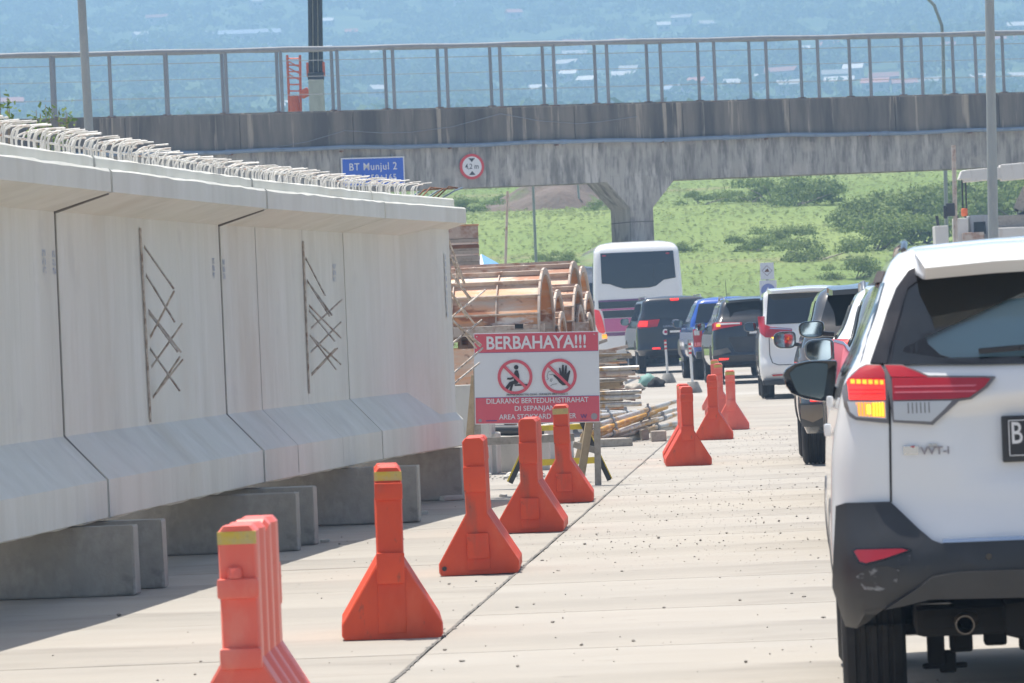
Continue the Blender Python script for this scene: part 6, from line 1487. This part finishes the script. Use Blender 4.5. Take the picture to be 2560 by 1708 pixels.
# grass on the slope beyond the overpass
NG = 90000
yy = 158+ (430-158)*rg_.random(NG)**1.35; xx = rg_.uniform(-1, 1, NG)*(6+.11*yy)
zz = terr(xx, yy)
hgt = rg_.uniform(.06, .22, NG)*np.interp(yy, [158, 400], [.9, 2.0])
N = np.stack([rg_.normal(0, .25, NG), rg_.normal(-.22, .25, NG), rg_.uniform(.8, 1.0, NG)], -1); N /= np.linalg.norm(N, axis=1, keepdims=True)
U = np.cross(N, rdir(rg_, NG)); U /= np.linalg.norm(U, axis=1, keepdims=True)+1e-9
C = np.stack([xx, yy, zz+hgt*.38], -1)
tag(link('grass', quads_mesh('grass', C, N, U, hgt*rg_.uniform(.3, .9, NG), hgt, 'leaf_grass')), 'bright green rough grass on the slope beyond the overpass', 'grass', kind='stuff')
# bushes on the slope
def bush(px, py, w_, h_, label, seed, group='bushes on the green slope', per=330, d=None):
    r = np.random.default_rng(seed); p = hit(px, py, 160) if d is None else P(px, py, d)
    z0 = float(terr(p.x, p.y)) if d is None else p.z
    t = thing('bush', label, 'bush', (p.x, p.y, z0), 0, group)
    k = 9; cen = np.stack([r.uniform(-w_*.4, w_*.4, k), r.uniform(-w_*.25, w_*.25, k), r.uniform(-.05*h_, .45*h_, k)], -1); rr = r.uniform(.22, .38, k)*min(w_, h_*1.4)
    C, N, U, S = crown_quads(r, cen, rr, per//k*10, .13)
    link('crown', quads_mesh('crown', C, N, U, S, S*.9, 'leaf_bush'), t)
    m = MB()
    for i in range(4): m.tube([(r.uniform(-.1, .1)*w_, 0, -.1), cen[i]*.6, cen[i]], [.03*h_, .018*h_, .008*h_], 5)
    m.build('trunk', 'timber_grey', t)
BL = [(1945, 500, 5.5, 3.6, 'dark rounded bush just below the beam right of the pier'), (1995, 505, 6.0, 3.4, 'bush right of the dark rounded one below the beam'), (1885, 495, 4.0, 2.4, 'small bush left of the dark rounded one below the beam'),
      (2180, 560, 6.0, 4.0, 'dark bush on the slope above the white people carrier, upper one'), (2250, 550, 6.0, 4.4, 'tall dark bush left of the crane'), (2300, 600, 5.0, 3.6, 'dark bush beside the crane outrigger'),
      (2050, 640, 4.5, 2.6, 'low dark bush above the people carrier roof'), (2210, 615, 5.0, 3.4, 'bush left of the tall dark one by the crane'), (1960, 600, 4.0, 2.2, 'low bush just right of the guide sign'), (1880, 620, 3.6, 2.0, 'low bush left of the guide sign'),
      (2500, 520, 8.0, 5.5, 'large blue-green bush behind the crane boom'), (2545, 540, 7.0, 5.0, 'blue-green bush at the right edge behind the crane'), (2430, 530, 4.0, 3.0, 'bush behind the hanging crane hook'), (1190, 520, 3.5, 2.0, 'low bush near the girder end on the slope'), (1240, 505, 3.0, 1.6, 'small bush left of the thin lamp post'),
      (1400, 655, 3.0, 1.3, 'low bush behind the moulds'), (1380, 648, 2.6, 1.2, 'small bush behind the moulds, left one'), (1500, 515, 2.6, 1.4, 'small bush just left of the pier'), (1760, 500, 4, 1.8, 'small bush right of the pier below the beam'), (2130, 690, 3.2, 2.0, 'low bush right behind the people carrier'), (1700, 620, 2.6, 1.2, 'low bush right of the coach roof'),
      (2330, 520, 5.0, 3.4, 'bush behind the rusty pile'), ]
for i, (px, py, w_, h_, lab) in enumerate(BL): bush(px, py+12, w_*.75, h_*.55, lab, 100+i)
# bare earth mound on the slope
p = hit(1390, 520, 170); t = thing('earth_mound', 'low purple-brown heap of bare earth on the slope left of the pier', 'earth mound', (p.x, p.y, float(terr(p.x, p.y))-.2), 0)
M('bare_earth', (.145, .11, .088), .95, layers=[((.13, .09, .07), .8, (1, 1, 1), .45, .65, .8), ((.10, .15, .04), .5, (1, 1, 1), .58, .68, .9)], bump=(2, .6, .2, (1, 1, 1)))
gx = np.linspace(-1, 1, 30); V = []; F = []
for j, v in enumerate(gx):
    for i, u in enumerate(gx):
        r_ = math.hypot(u, v); h_ = max(0, 1-r_**1.7)*2.6*(1+.3*math.sin(u*5+1)+.25*math.cos(v*7+u*3)); V.append((u*4.6, v*4, h_*.75-.15))
for j in range(29):
    for i in range(29): F.append((j*30+i, j*30+i+1, j*30+i+31, j*30+i+30))
MB().add(V, F).build('heap', 'bare_earth', t, fix=False, smooth=180)
# weeds growing at the left behind the girder
def weed(px, py, h_, seed, label, d=60.0):
    r = np.random.default_rng(seed); p = P(px, py, d); t = thing('leafy_plant', label, 'plant', (p.x, d, 0), 0, 'young plants behind the girder')
    ns = 4; m = MB(); Cs = []
    for i in range(ns):
        tip = Vector((r.uniform(-.12, .12)*h_*2, r.uniform(-.1, .1), p.z*r.uniform(.93, 1.0))); m.tube([(0, 0, 0), tip*.55+Vector((r.uniform(-.04, .04), 0, 0)), tip], [.014, .010, .004], 5)
        for k in range(13): Cs.append(np.array(tip)-np.array([0, 0, abs(r.normal(0, .16))])+r.normal(0, .07, 3))
    m.build('stem', 'timber', t); C = np.array(Cs); N = rdir(r, len(C)); U = np.cross(N, rdir(r, len(C))); U /= np.linalg.norm(U, axis=1, keepdims=True)
    S = r.uniform(.02, .045, len(C)); link('leaves', quads_mesh('leaves', C, N, U, S, S*2.0, 'leaf_weed'), t)
for i, (px, py, lab) in enumerate([(12, 205, 'tall young plant at the left edge behind the girder'), (75, 268, 'short young plant behind the girder, left of the next one'), (100, 262, 'short young plant between two others behind the girder'), (160, 262, 'young plant just left of the lamp post behind the girder'), (135, 295, 'low leafy plant behind the steel loops')]):
    weed(px, py, .5, 300+i, lab)
# ------------------------------------------------------------------ haze: even pale air round the whole place
hz_m = bpy.data.materials.new('haze'); hz_m.use_nodes = True; n = hz_m.node_tree.nodes; l = hz_m.node_tree.links
n.remove(n['Principled BSDF']); pv = n.new('ShaderNodeVolumePrincipled'); pv.inputs['Color'].default_value = (.41, .64, .95, 1); pv.inputs['Density'].default_value = .00064
pv.inputs['Anisotropy'].default_value = 0.0
l.new(pv.outputs[0], n['Material Output'].inputs['Volume'])
top_z = float(Zt.max())+14
hb_ = MB().bx(-2200, 2200, -120, 3340, float(Zt.min())-1.5, top_z).build('haze', 'joint_dirt'); hb_.data.materials.clear(); hb_.data.materials.append(hz_m)
tag(hb_, 'pale blue haze filling the air', 'haze', kind='stuff')
